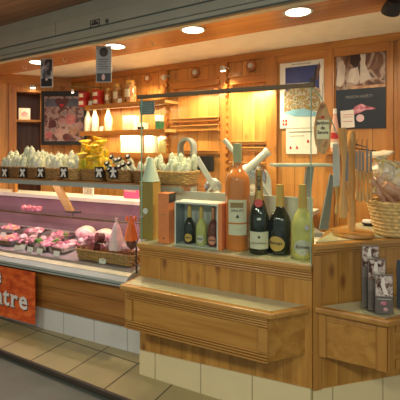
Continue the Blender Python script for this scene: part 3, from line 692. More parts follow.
# ------------------------------------------------------------------ baskets
def rrect(lx, ly, rad, n):
    # points round a rounded rectangle, centre 0
    pts = []; hx, hy = lx / 2 - rad, ly / 2 - rad; per = [2 * hx, math.pi / 2 * rad, 2 * hy, math.pi / 2 * rad] * 2
    tot = sum(per[:4]) * 2
    for i in range(n):
        d = tot * i / n; k = 0
        while d > per[k]: d -= per[k]; k += 1
        if k == 0: p = (-hx + d, -hy - rad)
        elif k == 1: a = -math.pi / 2 + d / rad; p = (hx + rad * math.cos(a), -hy + rad * math.sin(a))
        elif k == 2: p = (hx + rad, -hy + d)
        elif k == 3: a = d / rad; p = (hx + rad * math.cos(a), hy + rad * math.sin(a))
        elif k == 4: p = (hx - d, hy + rad)
        elif k == 5: a = math.pi / 2 + d / rad; p = (-hx + rad * math.cos(a), hy + rad * math.sin(a))
        elif k == 6: p = (-hx - rad, hy - d)
        else: a = math.pi + d / rad; p = (-hx + rad * math.cos(a), -hy + rad * math.sin(a))
        pts.append(p)
    return pts
def basket(name, label, loc, rz, lx, ly, h, mat, rows=7, taper=.86, group=None, n=72, rad=None):
    t = thing(name, label, 'basket', loc, rz, group); rad = rad or min(lx, ly) * .22
    base = rrect(lx, ly, rad, n); b = B(); rr = h / rows * .56
    def sc(z): return taper + (1 - taper) * z / h
    for k in range(rows):
        z = h * (k + .5) / rows; f = sc(z)
        b.tube([(x * f * (1 + (.012 if (i // 2 + k) % 2 else -.012)), y * f * (1 + (.03 if (i // 2 + k) % 2 else -.03)), z) for i, (x, y) in enumerate(base)], rr, 5, closed=True)
    b.done('weave', mat, t, smooth=True)
    b = B()
    for off in (0, math.pi): b.tube([(x * 1.02 + 0, y * 1.03, h + .003 + .004 * math.sin(i * .9 + off)) for i, (x, y) in enumerate(base)], rr * .8, 5, closed=True)
    b.done('rim', mat, t, smooth=True)
    b = B(); ins = [(x * taper * .93, y * taper * .9) for x, y in base[::3]]; top = [(x * .94, y * .92) for x, y in base[::3]]
    A = [b.bm.verts.new((x, y, .006)) for x, y in ins]; C = [b.bm.verts.new((x, y, h * .97)) for x, y in top]; m = len(A)
    b.bm.faces.new(A)
    for i in range(m): b.bm.faces.new((A[i], A[(i + 1) % m], C[(i + 1) % m], C[i]))
    b.done('lining', M['wickerd'], t)
    return t
def pict(parent, kind, x, y, z):    # white cut-out figures on black tickets
    if kind == 0: pts = [(-.028, .012), (-.02, .03), (0, .02), (.02, .03), (.03, .012), (.012, .008), (.022, -.03), (.008, -.03), (0, -.008), (-.012, -.03), (-.026, -.03), (-.012, .004)]
    else: pts = [(-.008, .034), (.008, .034), (.008, .018), (.028, .016), (.028, .004), (.01, .002), (.01, -.008), (.024, -.03), (.008, -.032), (0, -.016), (-.008, -.032), (-.024, -.03), (-.01, -.008), (-.01, .002), (-.028, .004), (-.028, .016), (-.008, .018)]
    B().ext([(x + a, z + c_) for a, c_ in pts], y - .0016, y).done('white_figure', M['card'], parent)
bks = [(4, 31, 'leftmost basket of sausages on the glass counter shelf'), (33, 47, 'small second basket of sausages, under the two tallest ones'), (49, 68, 'third basket of sausages from the left'), (70, 86, 'fourth basket of sausages, left of the yellow packets'), (87.5, 110, 'basket holding the yellow packets'), (112, 137, 'basket holding packets with black caps'), (140, 160, 'brown basket behind the glass edge above the olive box'), (162, 195, 'light wicker basket of sausages at the right end of shelf')]
BT = -.22; BH = .088
tick = {0: (7, 26), 2: (64,), 3: (), 1: (42,), 4: (100,), 5: (114,)}
tickets = [(5, 0, 'first'), (23, 0, 'second'), (41, 0, 'third'), (64, 0, 'fourth'), (99.5, 0, 'fifth'), (113.5, 1, 'sixth')]
sproto = None; cnt = 0
def sausage_mesh(sd, L_=.19, r_=.026):
    q = random.Random(sd); pr = [(0, 0), (r_ * .35, .002), (r_ * .8, .02), (r_, .05), (r_ * 1.05, L_ * .5), (r_ * 1.02, L_ * .78), (r_ * .8, L_ * .9), (r_ * .25, L_ * .965), (r_ * .35, L_), (0, L_ + .004)]
    ph = [q.random() * 6 for _ in range(4)]
    return B().lathe(smoothp(pr, 2), seg=12, wob=lambda i, j: .07 * math.sin(i * 1.6 + j * .7 + ph[0]) + .05 * math.sin(j * 1.1 + ph[1]))
sv = []
for i in range(3):
    o = sausage_mesh(i).done('dried_sausage', M['saus'], smooth=True); tg = B().tube([(.006 * math.cos(a * 1.05), .006 * math.sin(a * 1.05), .186) for a in range(6)], .003, 5, closed=True).done('string_tie', M['straw'], o)
    sv.append(o)
used = [False] * 3
def put_sausage(loc, tilt, roll, label, group, sc=1.0):
    global cnt
    i = rnd.randrange(3); o = sv[i]
    if not used[i]: used[i] = True; c = o; c.location = loc; c.rotation_euler = (tilt, roll, rnd.random() * 6); c.scale = (sc,) * 3
    else: c = copy_tree(o, loc, (tilt, roll, rnd.random() * 6), scale=(sc,) * 3)
    tag(c, label, 'sausage', group)
yb = None; wp_ = None
for bi, (pa, pb, lab) in enumerate(bks):
    s0, s1 = FK.s_at(pa, BT), FK.s_at(pb, BT); w = s1 - s0; mid = (s0 + s1) / 2; dp_ = .24
    mat = M['wicker'] if bi in (3, 7) else M['wickerd']
    if bi in (4, 5, 2): mat = pm('wickerm', (.40, .23, .085), .6, noise=.3, nscale=40)
    basket('wicker_basket', lab, FK.w(mid, BT, SZ + .001 + .003), FK.a, w * .97, dp_, BH, mat, rows=6, taper=.9, group='wicker baskets on the counter shelf', n=60)
    if bi in (0, 1, 2, 3, 6, 7):
        n = max(3, int(w * .88 / .043)); sp_ = w * .86 / n; words = ['leftmost', 'second', 'third', 'fourth', 'brown', '', 'brown glass-edge', 'right-end']
        for rw, (ty, zo) in enumerate(((-.055, .0), (.01, .02), (.07, .04))):
            m_ = n - (rw % 2)
            for j in range(m_):
                xx = mid - (m_ - 1) * sp_ / 2 + j * sp_ + rnd.uniform(-.004, .004)
                h_ = SZ + .022 + zo + rnd.uniform(-.02, .02)
                lb_ = 'pale mould-covered dried sausage standing in the %s wicker basket' % ('leftmost', 'small second', 'third', 'fourth', '', '', 'brown glass-edge', 'light right-end')[bi]
                put_sausage(FK.w(xx, BT + ty * -1 * 1.0 * 1 if False else BT - ty, max(h_, SZ + .01)), rnd.uniform(-.09, .09), rnd.uniform(-.14, .14), lb_, 'dried sausages in the %s basket' % ('leftmost', 'small second', 'third', 'fourth', '', '', 'brown glass-edge', 'light right-end')[bi], rnd.uniform(.85, 1.05) if bi < 6 else rnd.uniform(.78, .92))
for px, lab in ((27.5, 'left one of two tallest pale sausages sticking up above the baskets'), (32.5, 'right one of two tallest pale sausages sticking up above the baskets')):
    s_ = FK.s_at(px, BT - .02); put_sausage(FK.w(s_, BT - .02, SZ + .10), 0, rnd.uniform(-.12, .12), lab, None, 1.05)
# yellow packets
def packet(name, mat, sd, r_, h_, ruff):
    q = random.Random(sd); ph = q.random() * 6
    pr = [(0, 0), (r_ * .7, .004), (r_, h_ * .3), (r_ * .95, h_ * .55), (r_ * .45, h_ * .75), (r_ * .38, h_ * .79), (r_ * .8, h_ * .93), (r_ * .95, h_), (0, h_ * .93)]
    return B().lathe(smoothp(pr, 2), seg=16, wob=lambda i, j: ruff * (math.sin(i * 2.4 + ph) * (.4 + .1 * j) * .5 + .4 * math.sin(j * 1.3 + i + ph))).done(name, mat, smooth=False)
ycl = [(82, 156), (87, 150), (93, 145), (99, 147), (104, 152), (85, 162), (91, 158), (97, 155), (103, 160), (108, 160), (94, 165), (100, 166)]
yo = [packet('yellow_packet', M['yellow'], 11, .038, .15, .25), packet('yellow_packet', M['ybag'], 12, .036, .14, .25)]
for o in yo: B().tube([(.017 * math.cos(a), .017 * math.sin(a), .118 if o is yo[0] else .110) for a in range(6)], .004, 5, closed=True).done('ribbon', M['goldp'], o)
for i, (px, py) in enumerate(ycl):
    tt = BT - .07 + .12 * (py > 150) + .04 * (py > 158) - .03; s_, z_ = FK.hit(px, py, tt); o = yo[i % 2 if i > 1 else i]; lc = FK.w(s_, tt, max(SZ + .012, z_ - .09))
    rt = (rnd.uniform(-.3, .3), (px - 95) * .02, rnd.random() * 6)
    if i < 2: o.location = lc; o.rotation_euler = rt; o.scale = (1.3,) * 3; c = o
    else: c = copy_tree(o, lc, rt, scale=(rnd.uniform(1.1, 1.35),) * 3)
    tag(c, 'crinkled yellow packet tied with ribbon in the bunch above the wicker basket', 'packet', 'yellow packets in the bunch')
# packets with black caps
wo = None
for i, (px, py) in enumerate(((112, 154), (116, 160), (121, 151), (124, 157), (127, 150), (131, 155), (133, 147.5), (136, 154), (118, 148))):
    tt = BT + .05 if py > 153 else BT - .04; s_, z_ = FK.hit(px, py, tt); lc = FK.w(s_, tt, max(SZ + .012, z_ - .15))
    if wo is None:
        wo = B().lathe(smoothp([(0, 0), (.02, .003), (.026, .04), (.024, .09), (.014, .12), (.012, .135)], 2), seg=12, wob=lambda i_, j_: .06 * math.sin(i_ * 2 + j_)).done('capped_packet', M['saus'], smooth=True)
        B().lathe([(.014, .13), (.028, .132), (.028, .150), (.02, .152)], mat=None, seg=14).done('black_cap', M['black'], wo, smooth=True)
        B().lathe([(.016, .1521), (.016, .1525)], seg=12).done('cap_print', M['sgrey'], wo); c = wo; c.location = lc
    else: c = copy_tree(wo, lc)
    c.scale = (.82,) * 3; c.rotation_euler = (R(48), rnd.uniform(-.2, .2), FK.a)
    tag(c, 'white wrapped packet with round black cap standing in the basket', 'packet', 'packets with black caps')
# tickets on the baskets
for px, kd, nm in tickets:
    s_, z_ = FK.hit(px, 172.5, BT + .135)
    t = thing('price_ticket', 'black ticket with white figure, %s from the left along the baskets' % nm, 'sign', FK.w(s_, BT + .138, z_), FK.a, 'black tickets on the baskets')
    t.scale = (1.25,) * 3; B().box(-.034, .034, -.002, .002, -.036, .038).done('ticket', M['black'], t); pict(t, kd, 0, -.002, 0)
for px, py, nm in ((37, 164, 'left'), (57.5, 164.5, 'right')):
    s_, z_ = FK.hit(px, py, BT + .14)
    tag(B().lathe([(.022, 0), (.022, .003)], mat=Matrix.Rotation(R(90), 4, 'X')).done('round_sticker', M['card'], loc=FK.w(s_, BT + .146, z_), rz=FK.a), '%s round white sticker hanging before the sausages' % nm, 'label')

# picture and pink label seen under the shelf
s_, z_ = FK.hit(88, 198.5, -.8)
t = thing('picture_card', 'cream framed card on the white service top under the shelf', 'picture', FK.w(s_, -.8, 1.0705), FK.a)
B().box(-.07, .07, 0, .012, 0, .11).done('card', M['card'], t); B().box(-.052, .052, -.002, 0, .02, .09).done('drawing', patchy('cardart', [(.4, .25, .15), (.8, .74, .6)], 30), t)
s_, z_ = FK.hit(131, 193, -.8)
t = thing('pink_sign', 'small pink sign with white writing on the white service top under the shelf', 'sign', FK.w(s_, -.8, 1.0705), FK.a)
B().box(-.09, .09, 0, .01, 0, .115).done('plate', M['pinksign'], t); text('sign_text', 'Promo', .05, M['white'], t, (-.01, -.002, .08))
s_ = FK.s_at(95, -1.15)
# ------------------------------------------------------------------ food in the case
def dz(t): return .640 + (-t - .02) / .68 * .06 + .0012     # deck surface height at t
def fput(px, t): return FK.w(FK.s_at(px, t), t, dz(t))
def tray(px, t, w, d, lab):
    p_ = fput(px, t); p_.z = dz(t - d / 2); o = B().box(-w / 2, w / 2, -d / 2, d / 2, .006, .012).box(-w / 2, w / 2, -d / 2, -d / 2 + .006, .012, .04).box(-w / 2, w / 2, d / 2 - .006, d / 2, .012, .04).box(-w / 2, -w / 2 + .006, -d / 2, d / 2, .012, .04).box(w / 2 - .006, w / 2, -d / 2, d / 2, .012, .04).done('food_tray', M['steel'], loc=p_, rz=FK.a)
    tag(o, lab, 'tray', 'steel trays in the meat case'); return o
for px, t_, w, d, lab, mats, amp in (
    (8, -.16, .26, .16, 'steel tray at the left end of the meat case', ('orangepile', 'pinkpile'), 9), (29, -.16, .17, .16, 'steel tray holding dark meat left of the parsley', ('pinkpile', 'salami'), 8),
    (46, -.16, .17, .16, 'steel tray with parsley garnish, in front', ('ham', 'pinkpile'), 8), (63, -.17, .17, .16, 'steel tray with pink slices left of the wicker basket', ('pinkpile', 'ham'), 8),
    (13, -.46, .26, .18, 'rear steel tray behind the leftmost tray', ('pinkpile', 'orangepile'), 7), (37, -.46, .24, .18, 'rear steel tray behind the dark meat', ('pinkpile', 'ham'), 7), (62, -.46, .24, .18, 'rear steel tray with red slices behind the parsley', ('pinkpile', 'pinkpile'), 7)):
    tray(px, t_, w, d, lab); base = fput(px, t_); base.z = dz(t_ - d / 2)
    for k in range(amp):
        x_ = (k % 4 - 1.5) * w * .21; y_ = (k // 4 - .5) * d * .4; q = Matrix.Rotation(FK.a, 3, 'Z') @ Vector((x_, y_, 0))
        r_ = rnd.uniform(.026, .036)
        o = B().blob((0, 0, 0), (r_ * 1.1, r_, r_ * .75), seed=k + int(px), amp=.14, sub=2).done('meat_portion', M[mats[k % 2]], loc=base + q + Vector((0, 0, .013 + r_ * .75 + rnd.uniform(0, .006))), rz=rnd.random() * 6, smooth=True)
        tag(o, 'folded portion of meat in ' + {8: 'the front tray at the far left', 29: 'the front tray left of the parsley', 46: 'the front tray beneath the parsley', 63: 'the front tray next to the long basket', 13: 'the rear tray at the far left', 37: 'the middle rear tray', 62: 'the rear tray nearest the pale hams'}[px], 'meat', 'meat portions in the ' + lab)
def garnish(px, py, t_, r_, lab):
    s_, z_ = FK.hit(px, py, t_); b = B(); q = random.Random(int(px))
    for k in range(26):
        a = q.random() * 6.28; e = q.random() * 1.4; v = Vector((math.cos(a) * math.cos(e), math.sin(a) * math.cos(e), math.sin(e))) * r_ * q.uniform(.5, 1)
        b.blob(v, (r_ * .25, r_ * .25, r_ * .14), seed=k, amp=.5, sub=1)
    b.tube([(0, 0, -.035), (0, 0, .0), (.005, 0, r_ * .5)], .004, 5)
    tag(b.done('parsley_bunch', M['parsley'], loc=FK.w(s_, t_, z_ - r_ * .4)), lab, 'herbs', 'parsley garnish in the case')
garnish(39, 241, -.13, .045, 'largest parsley bunch, third of the way along the meat case')
garnish(56, 240, -.13, .034, 'middle parsley bunch in the meat case'); garnish(66, 234, -.24, .03, 'small parsley bunch nearest the pale hams')
for i, (px, t_, r_, lab) in enumerate(((85, -.52, .085, 'large pale pink ham lying behind the long wicker basket, left'), (104, -.52, .08, 'pale pink ham behind the paper cone, right of the other ham'))):
    p_ = fput(px, t_)
    t = thing('cooked_ham', lab, 'ham', p_, FK.a)
    b = B(); b.blob((0, 0, r_ * .72), (r_ * 1.25, r_, r_ * .7), seed=i, amp=.06, sub=3, fq=4); b.done('meat', M['ham'], t, smooth=True)
    b = B(); b.blob((.01, .01, r_ * .84), (r_ * 1.15, r_ * .9, r_ * .66), seed=i, amp=.05, sub=3, fq=4); b.done('fat_rind', pm('fat', (.9, .72, .66), .4), t, smooth=True)
# long wicker basket with cured meats
s0, s1 = FK.s_at(79, -.09), FK.s_at(136, -.09)
wb = basket('wicker_basket', 'long low wicker basket of cured meats inside the case, right end', FK.w((s0 + s1) / 2, -.12, .652), FK.a, s1 - s0, .15, .078, pm('wickerm', (.40, .23, .085), .6), rows=5, taper=.92, n=110, rad=.03)
def inb(px, py, tt=-.12): s_, z_ = FK.hit(px, py, tt); return FK.w(s_, tt, z_)
for i, (px, py, r_, lab) in enumerate(((103, 238, .042, 'upper dark salami with cut end in the long basket'), (99, 247, .036, 'lower dark salami in the long basket, left'))):
    p_ = inb(px, py); t = thing('salami', lab, 'salami', p_, FK.a - .5)
    mt = Matrix.Rotation(R(78), 4, 'X')
    B().lathe(smoothp([(0, -.07), (r_ * .7, -.06), (r_, -.03), (r_, .05), (r_ * .9, .058)], 3), seg=18, mat=mt).done('skin', M['salami'], t, smooth=True)
    B().lathe([(r_ * .86, .058), (r_ * .86, .0605)], seg=18, mat=mt).done('cut_face', pm('cutface', (.20, .05, .05), .3), t)
def papercone(name, lab, px, py0, py1, r_, mat, tips):
    s_, z0 = FK.hit(px, py1, -.11); z1 = FK.hit(px, py0, -.11)[1]; t = thing(name, lab, 'paper', FK.w(s_, -.11, z0), FK.a); h_ = z1 - z0
    b = B(); b.lathe([(r_, 0), (r_ * .85, h_ * .3), (r_ * .45, h_ * .7), (r_ * .12, h_ * .9), (r_ * .2, h_)] if tips == 1 else [(r_ * .4, 0), (r_ * .7, h_ * .4), (r_, h_ * .8), (r_ * 1.0, h_)], seg=14, wob=(lambda i, j: .12 * math.sin(i * 2.7)) if tips == 1 else (lambda i, j: .25 * math.sin(i * 2.7) * j / 3)); b.done('wrap', mat, t)
    return t
t = papercone('paper_cone', 'pale pink paper cone standing in the meat basket', 116.5, 218, 249, .066, M['pinkpaper'], 1)
t = papercone('paper_wrap', 'orange crumpled paper wrap standing above the dark ham', 131, 216, 240, .052, M['orpaper'], 1)
for px in (127, 131, 135): 
    s_, z_ = FK.hit(px, 217.5, -.11); lc = t.matrix_world
    v = Matrix.Rotation(-FK.a, 3, 'Z') @ (FK.w(s_, -.11, z_) - t.location)
    B().lathe([(.013, -.03), (.012, 0), (0, .02)], c=(v.x, 0, v.z), seg=8).done('paper_tip', M['orpaper'], t)
p_ = inb(131, 241)
t = thing('cured_ham', 'dark brown cured ham leaning in the meat basket, right end', 'ham', p_, FK.a)
B().blob((0, 0, 0), (.045, .04, .075), seed=5, amp=.08, sub=3, fq=4).done('meat', M['darkham'], t, smooth=True)
B().tube([(.0, 0, .05), (.02, 0, .1)], .008, 6).done('bone', M['card'], t)
for i, (px, py) in enumerate(((84, 244), (90, 243), (95, 241), (109, 244), (113, 246), (120, 245), (124, 247), (110, 239), (87, 239.5), (81, 241), (105, 246), (94, 247.5), (127, 248), (92, 237))):
    tag(B().blob((0, 0, 0), (.034, .03, .024), seed=i + 40, amp=.2).done('ham_slice_fold', M['pinkpile' if i % 3 else 'ham'], loc=inb(px, py, -.11), rz=i, smooth=True), 'pink folded ham slice among the cured meats in the long basket', 'meat', 'folded ham slices in the long basket')
# pink piles middle row
for i, (px, t_) in enumerate(((68, -.30), (73, -.33), (78, -.30), (72, -.26), (89, -.32), (94, -.36), (50, -.31), (43, -.31), (57, -.31), (24, -.30), (15, -.30), (33, -.31))):
    r_ = .034; tag(B().blob((0, 0, r_ * .8), (r_ * 1.3, r_, r_ * .8), seed=i + 70, amp=.16).done('ham_pile', M['ham' if i % 2 else 'pinkpile'], loc=fput(px, t_) + Vector((0, 0, .004)), rz=i, smooth=True), 'small heap of pink ham in the middle row of the case', 'meat', 'heaps of ham in the middle row')
# upper glass shelf goods
for i, px in enumerate((24, 29, 34, 39)):
    tag(B().blob((0, 0, .03), (.035, .03, .03), seed=i + 90, amp=.15).done('sausage_coil', M['pinkpile'], loc=FK.w(FK.s_at(px, -.52), -.52, .914), rz=i, smooth=True), 'reddish meat heap on the glass shelf inside the case', 'meat', 'meat heaps on the inner glass shelf')
# price cards
for i, (px, py, nm) in enumerate(((3, 227, 'upright white card in the pink meat at the far left'), (16.5, 248.5, 'white price card, leftmost of the front row in the case'), (29.5, 250, 'white price card in front of the dark meat'), (39, 250.5, 'white price card below the largest parsley'), (56, 254, 'white price card left of the long basket'), (102, 261, 'white price card in front of the long wicker basket'), (22, 241, 'white price card behind the leftmost one'))):
    tt = -.035 if py > 240 else -.15
    s_, z_ = FK.hit(px, py, tt); z0 = dz(tt) + (.0 if py > 240 else .055)
    if px == 22: tt = -.06; s_ = FK.s_at(px, tt)
    t = thing('price_card', nm, 'price card', FK.w(s_, tt, z0), FK.a, 'white price cards in the case')
    B().box(-.034, .034, -.001, .001, .004, .05, mat=Matrix.Rotation(R(-12), 4, 'X')).done('card', M['card'], t); B().box(-.02, .02, -.004, .006, 0, .005).done('foot', M['wire'], t)
B().bm.free()

# ------------------------------------------------------------------ sign at left
s1 = FK.s_at(37.5, .06); z0, z1 = .085, .545
sg = thing('hanging_banner', 'orange-red banner with white serif lettering ending in ntre, on the case front', 'sign', FK.w(s1, .082, z0), FK.a)
B().box(-1.25, 0, -.006, 0, 0, z1 - z0 - .02).done('banner_sheet', M['signm'], sg)
def serif(o, s_, size, x, z, par, mat, mat2):
    for dx, dz_, dy, mm in ((.008, -.008, -.0072, mat2), (0, 0, -.009, mat)):
        q = text('lettering' if mm is mat else 'lettering_shadow', s_, size, mm, par, (x + dx, dy, z + dz_), bold=size * .022, align='RIGHT')
def word(w_, size, xr, z, z0):
    x = xr
    for ch in reversed(w_):
        for dx, dz_, dy, mm, nm in ((.009, -.009, -.0072, M['ink'], 'lettering_shadow'), (0, 0, -.0095, M['white'], 'lettering')):
            q = text(nm, ch, size, mm, sg, (0, dy, 0), bold=size * .02, align='LEFT'); me = q.data
            xs = [v.co.x for v in me.vertices]; ys = [v.co.y for v in me.vertices]; y0, y1, x0, x1 = min(ys), max(ys), min(xs), max(xs)
            bm = bmesh.new(); bm.from_mesh(me); sl = size * .055; sw = size * .13
            def slab(a, c_, yb):
                r_ = bmesh.ops.create_cube(bm, size=1)
                for v in r_['verts']: v.co = Vector(((a + c_) / 2 + v.co.x * (c_ - a), yb + sl / 2 + v.co.y * sl, v.co.z * .0016))
            if ch in 'nr': slab(x0 - size * .05, x0 + sw + size * .05, y0); slab(x0 - size * .06, x0 + sw * .6, y1 - sl * 1.1)
            if ch == 'n': slab(x1 - sw - size * .05, x1 + size * .05, y0)
            if ch == 'r': slab(x1 - sw * .6, x1, y1 - sl * 2)
            bm.to_mesh(me); bm.free()
            q.location = (x - x1 + dx, dy, z - y0 + dz_)
        x -= (x1 - x0) + size * (.10 if ch in 'nr' else .055)
word('entre', .225, -.085, .105, 0); word('Le', .225, -.41, .285, 0)

# ------------------------------------------------------------------ sausage poster across the corner
PY = 5.14
a_, b_ = at(41, 91, PY), at(87, 145, PY)
t = thing('framed_poster', 'large dark framed poster of sausages and cold cuts across the room corner', 'poster', (a_.x, PY, b_.z), 0)
w, h = b_.x - a_.x, a_.z - b_.z
B().box(0, w, 0, .03, 0, h).done('frame', M['black'], t, bev=.004)
B().box(.045, w - .04, -.003, 0, .05, h - .07).done('picture', patchy('postart', [(.04, .025, .03), (.16, .07, .07), (.42, .30, .28), (.14, .15, .19)], 14, .4, 3), t)
for i, (x, z, r_, m_) in enumerate(((.27, .30, .05, 'ham'), (.15, .27, .05, 'salami'), (.38, .33, .07, 'pinkpile'), (.24, .15, .07, 'ham'), (.1, .13, .05, 'pinkpile'), (.42, .18, .06, 'sausbrown'), (.5, .25, .05, 'ham'), (.33, .1, .05, 'salami'))):
    B().lathe([(r_, 0), (r_, .003)], mat=Matrix.Translation((x, -.003, z)) @ Matrix.Rotation(R(90), 4, 'X'), seg=18).done('cold_cut', M['pr_' + m_] if 'pr_' + m_ in M else M[m_], t)
B().box(.055, w - .05, -.0045, -.003, h - .2, h - .1).done('sky_band', pm('pale_blue', (.10, .12, .17), .5, noise=.3), t)
hx, hz = .27, h - .16
B().ext([(hx, hz - .09), (hx + .09, hz + .02), (hx + .075, hz + .06), (hx + .03, hz + .07), (hx, hz + .05), (hx - .03, hz + .07), (hx - .075, hz + .06), (hx - .09, hz + .02)], -.008, -.0046).done('heart_badge', pm('badge', (.10, .03, .03), .4), t)
B().ext([(hx, hz - .05), (hx + .035, hz - .01), (hx - .035, hz - .01)], -.010, -.008).done('badge_mark', M['red'], t)

# ------------------------------------------------------------------ jar shelves on the back wall
def shelf(pa, pb, ya, yb, dep, lab, th=.03):
    s0, s1 = FW.s_at(pa, dep), FW.s_at(pb, dep); z_ = FW.hit((pa + pb) / 2, (ya + yb) / 2, dep)[1]
    t = thing('wall_shelf', lab, 'shelf', FW.w(s0, 0, z_), FW.a)
    B().box(0, s1 - s0, -dep, -.001, -th, 0).done('board', M['pine_y'], t, bev=.003)
    B().box(0, s1 - s0, -dep - .008, -dep, -th - .022, .004).done('front_lip', M['back_h'], t)
    for x in (.05, s1 - s0 - .08): B().ext([(0, 0), (.02, 0), (.02, -.09), (0, -.09)], 0, .02).bm.free()
    return z_, s0, s1
DEP = .24
z1_, a1_, b1_ = shelf(85, 165, 107.5, 98, DEP, 'upper pine wall shelf carrying red tins and jars')
z2_, a2_, b2_ = shelf(80, 165, 135, 126, DEP, 'middle pine wall shelf carrying white bottles')
z3_, a3_, b3_ = shelf(100, 172, 156, 150, DEP, 'lower pine wall shelf behind the sausage baskets')
B().box(a1_ + .1, b1_ - .05, -.2, -.17, z1_ - .055, z1_ - .04).bm.free()
def strip_light(s0, s1, z, lab, en, tt=.215, lip=0):
    t = thing('light_strip', lab, 'lamp', FW.w((s0 + s1) / 2, tt, z), FW.a)
    hb = B().box(-(s1 - s0) / 2, (s1 - s0) / 2, -.012, .012, .004, .018)
    if lip: hb.box(-(s1 - s0) / 2 - .02, (s1 - s0) / 2 + .02, -.022, -.012, -.02, .02); hb.box(-(s1 - s0) / 2, (s1 - s0) / 2, .012, tt - .062, .008, .018)
    hb.done('housing', M['back_h'] if lip else M['sgrey'], t); B().box(-(s1 - s0) / 2 + .01, (s1 - s0) / 2 - .01, -.01, .01, 0, .004).done('diffuser', M['striplow'], t)
    light('AREA', 'strip_beam', FW.w((s0 + s1) / 2, tt, z - .003), en, (1, .80, .48), rot=(0, 0, FW.a), shape='RECTANGLE', size=s1 - s0 - .05, size_y=.014)
strip_light(a1_ + .03, b1_ - .05, z1_ - .03 - .0185, 'warm light strip under the upper jar shelf', 9)
strip_light(a2_ + .1, b2_ - .05, z2_ - .03 - .019, 'warm light strip under the middle bottle shelf', 8)
strip_light(FW.s_at(178, .2), FW.s_at(214, .2), FW.hit(196, 91.5, .2)[1], 'warm light strip below the top batten of left bare bay', 6, .2, 1)
strip_light(FW.s_at(234, .2), FW.s_at(262, .2), FW.hit(248, 87.5, .2)[1], 'warm light strip below the top batten of right bare bay', 13, .2, 1)
def ws(px, z, t=.17): return FW.w(FW.s_at(px, t), t, z + .001)
for k, px in enumerate((84.5, 98.5)):
    for lv in (0, 1):
        nm = ('left', 'right')[k] + (' lower', ' upper')[lv]
        t = thing('food_tin', nm + ' red tin of the four stacked on the jar shelf', 'tin', ws(px, z1_ + lv * .0925), FW.a, 'red tins on the jar shelf')
        B().lathe([(.070, 0), (.074, .003), (.071, .006), (.071, .083), (.074, .087), (.070, .090)], seg=24).done('can', M['redtin'], t, smooth=True)
        curved_label(.0715, .09, .02, .066).done('label', M['lab'], t, smooth=True)
for i, (px, r_, h_) in enumerate(((108.7, .044, .20), (118, .056, .235), (130.5, .066, .26))):
    t = thing('glass_jar', ['smallest brown preserve jar beside the red tins', 'middle brown preserve jar on the upper shelf', 'right brown preserve jar with large label on the upper shelf'][i], 'jar', ws(px, z1_), FW.a, 'preserve jars on the upper shelf')
    B().lathe(smoothp([(r_ * .9, 0), (r_, .01), (r_, h_ * .7), (r_ * .8, h_ * .82), (r_ * .78, h_ * .85)], 2), seg=20).done('jar', patchy('jarfill', [(.14, .05, .015), (.42, .2, .07), (.6, .4, .2)], 30, .2), t, smooth=True)
    B().lathe([(r_ * .86, h_ * .85), (r_ * .86, h_ * .97), (r_ * .8, h_)], seg=20).done('lid', M['gold'], t, smooth=True)
    curved_label(r_ + .0005, r_ * 1.3, h_ * .25, h_ * .6).done('label', M['lab'], t, smooth=True)
def small_card(px, z, lab, t=.22):
    o = thing('price_card', lab, 'price card', ws(px, z, t), FW.a, 'small price cards on the shelves'); B().box(-.032, .032, -.001, .001, .0, .06, mat=Matrix.Rotation(R(-10), 4, 'X')).done('card', M['card'], o); B().box(-.02, .02, 0, .012, 0, .004).done('foot', M['wire'], o)
small_card(90, z1_, 'white price card in front of the left red tins'); small_card(119.5, z1_, 'white price card in front of the middle jar'); small_card(101, z2_, 'white price card between the white bottles')
for i, px in enumerate((88, 95, 108.5)):
    t = thing('milk_bottle', ['left', 'middle', 'right'][i] + ' of three cream white bottles on the middle shelf', 'bottle', ws(px, z2_, .14), FW.a, 'white bottles on the middle shelf')
    r_ = .046; h_ = .28
    B().lathe([(r_ * .9, 0)] + smoothp([(r_, .01), (r_, h_ * .55), (r_ * .6, h_ * .75), (r_ * .42, h_ * .85), (r_ * .42, h_ * .93)], 3), seg=18).done('glass', pm('milk', (.85, .80, .64), .3), t, smooth=True)
    B().lathe([(r_ * .48, h_ * .93), (r_ * .48, h_)], seg=14).done('cap', M['goldp'], t, smooth=True)
def pbox(name, px, z, w, h, d, mat, lab, t=.14, bandm=None):
    o = thing(name, lab, 'box', ws(px, z, t), FW.a); B().box(-w / 2, w / 2, -d / 2, d / 2, 0, h).done('carton', mat, o, bev=.003)
    if bandm: B().box(-w / 2 - .001, w / 2 + .001, -d / 2 - .001, -d / 2, h * .1, h * .45).done('band', bandm, o)
    return o
pbox('carton', 131, z2_, .17, .17, .1, M['white'], 'white carton on the middle shelf right of bottles', bandm=M['lab'])
pbox('carton', 143, z2_, .09, .085, .08, M['white'], 'small white carton with dark base on the middle shelf', bandm=M['black'])
t = pbox('carton', 159.5, z2_, .07, .09, .07, pm('greenbox', (.04, .16, .08), .4), 'green carton with a white one on top, middle shelf end')
pbox('carton', 159.5, z2_ + .0915, .075, .07, .07, M['white'], 'white carton stacked on the green carton')
pbox('carton', 132, z3_, .26, .20, .1, M['card'], 'wide cream carton on the lower shelf behind the baskets')
pbox('carton', 151, z3_, .11, .19, .1, M['card'], 'narrow cream carton on the lower shelf next to the jar')
t = thing('glass_jar', 'tall jar with white capped sticks on the lower shelf end', 'jar', ws(162, z3_, .14), FW.a)
B().lathe([(.045, 0), (.048, .01), (.048, .13), (.04, .14)], seg=18).done('jar', pm('jarolive', (.35, .30, .12), .25, coat=.5), t, smooth=True)
for k in range(6): B().blob(((k % 3 - 1) * .03, (k // 3 - .5) * .03, .155 + .01 * (k % 2)), (.017, .017, .02), seed=k).done('white_cap', M['white'], t, smooth=True)
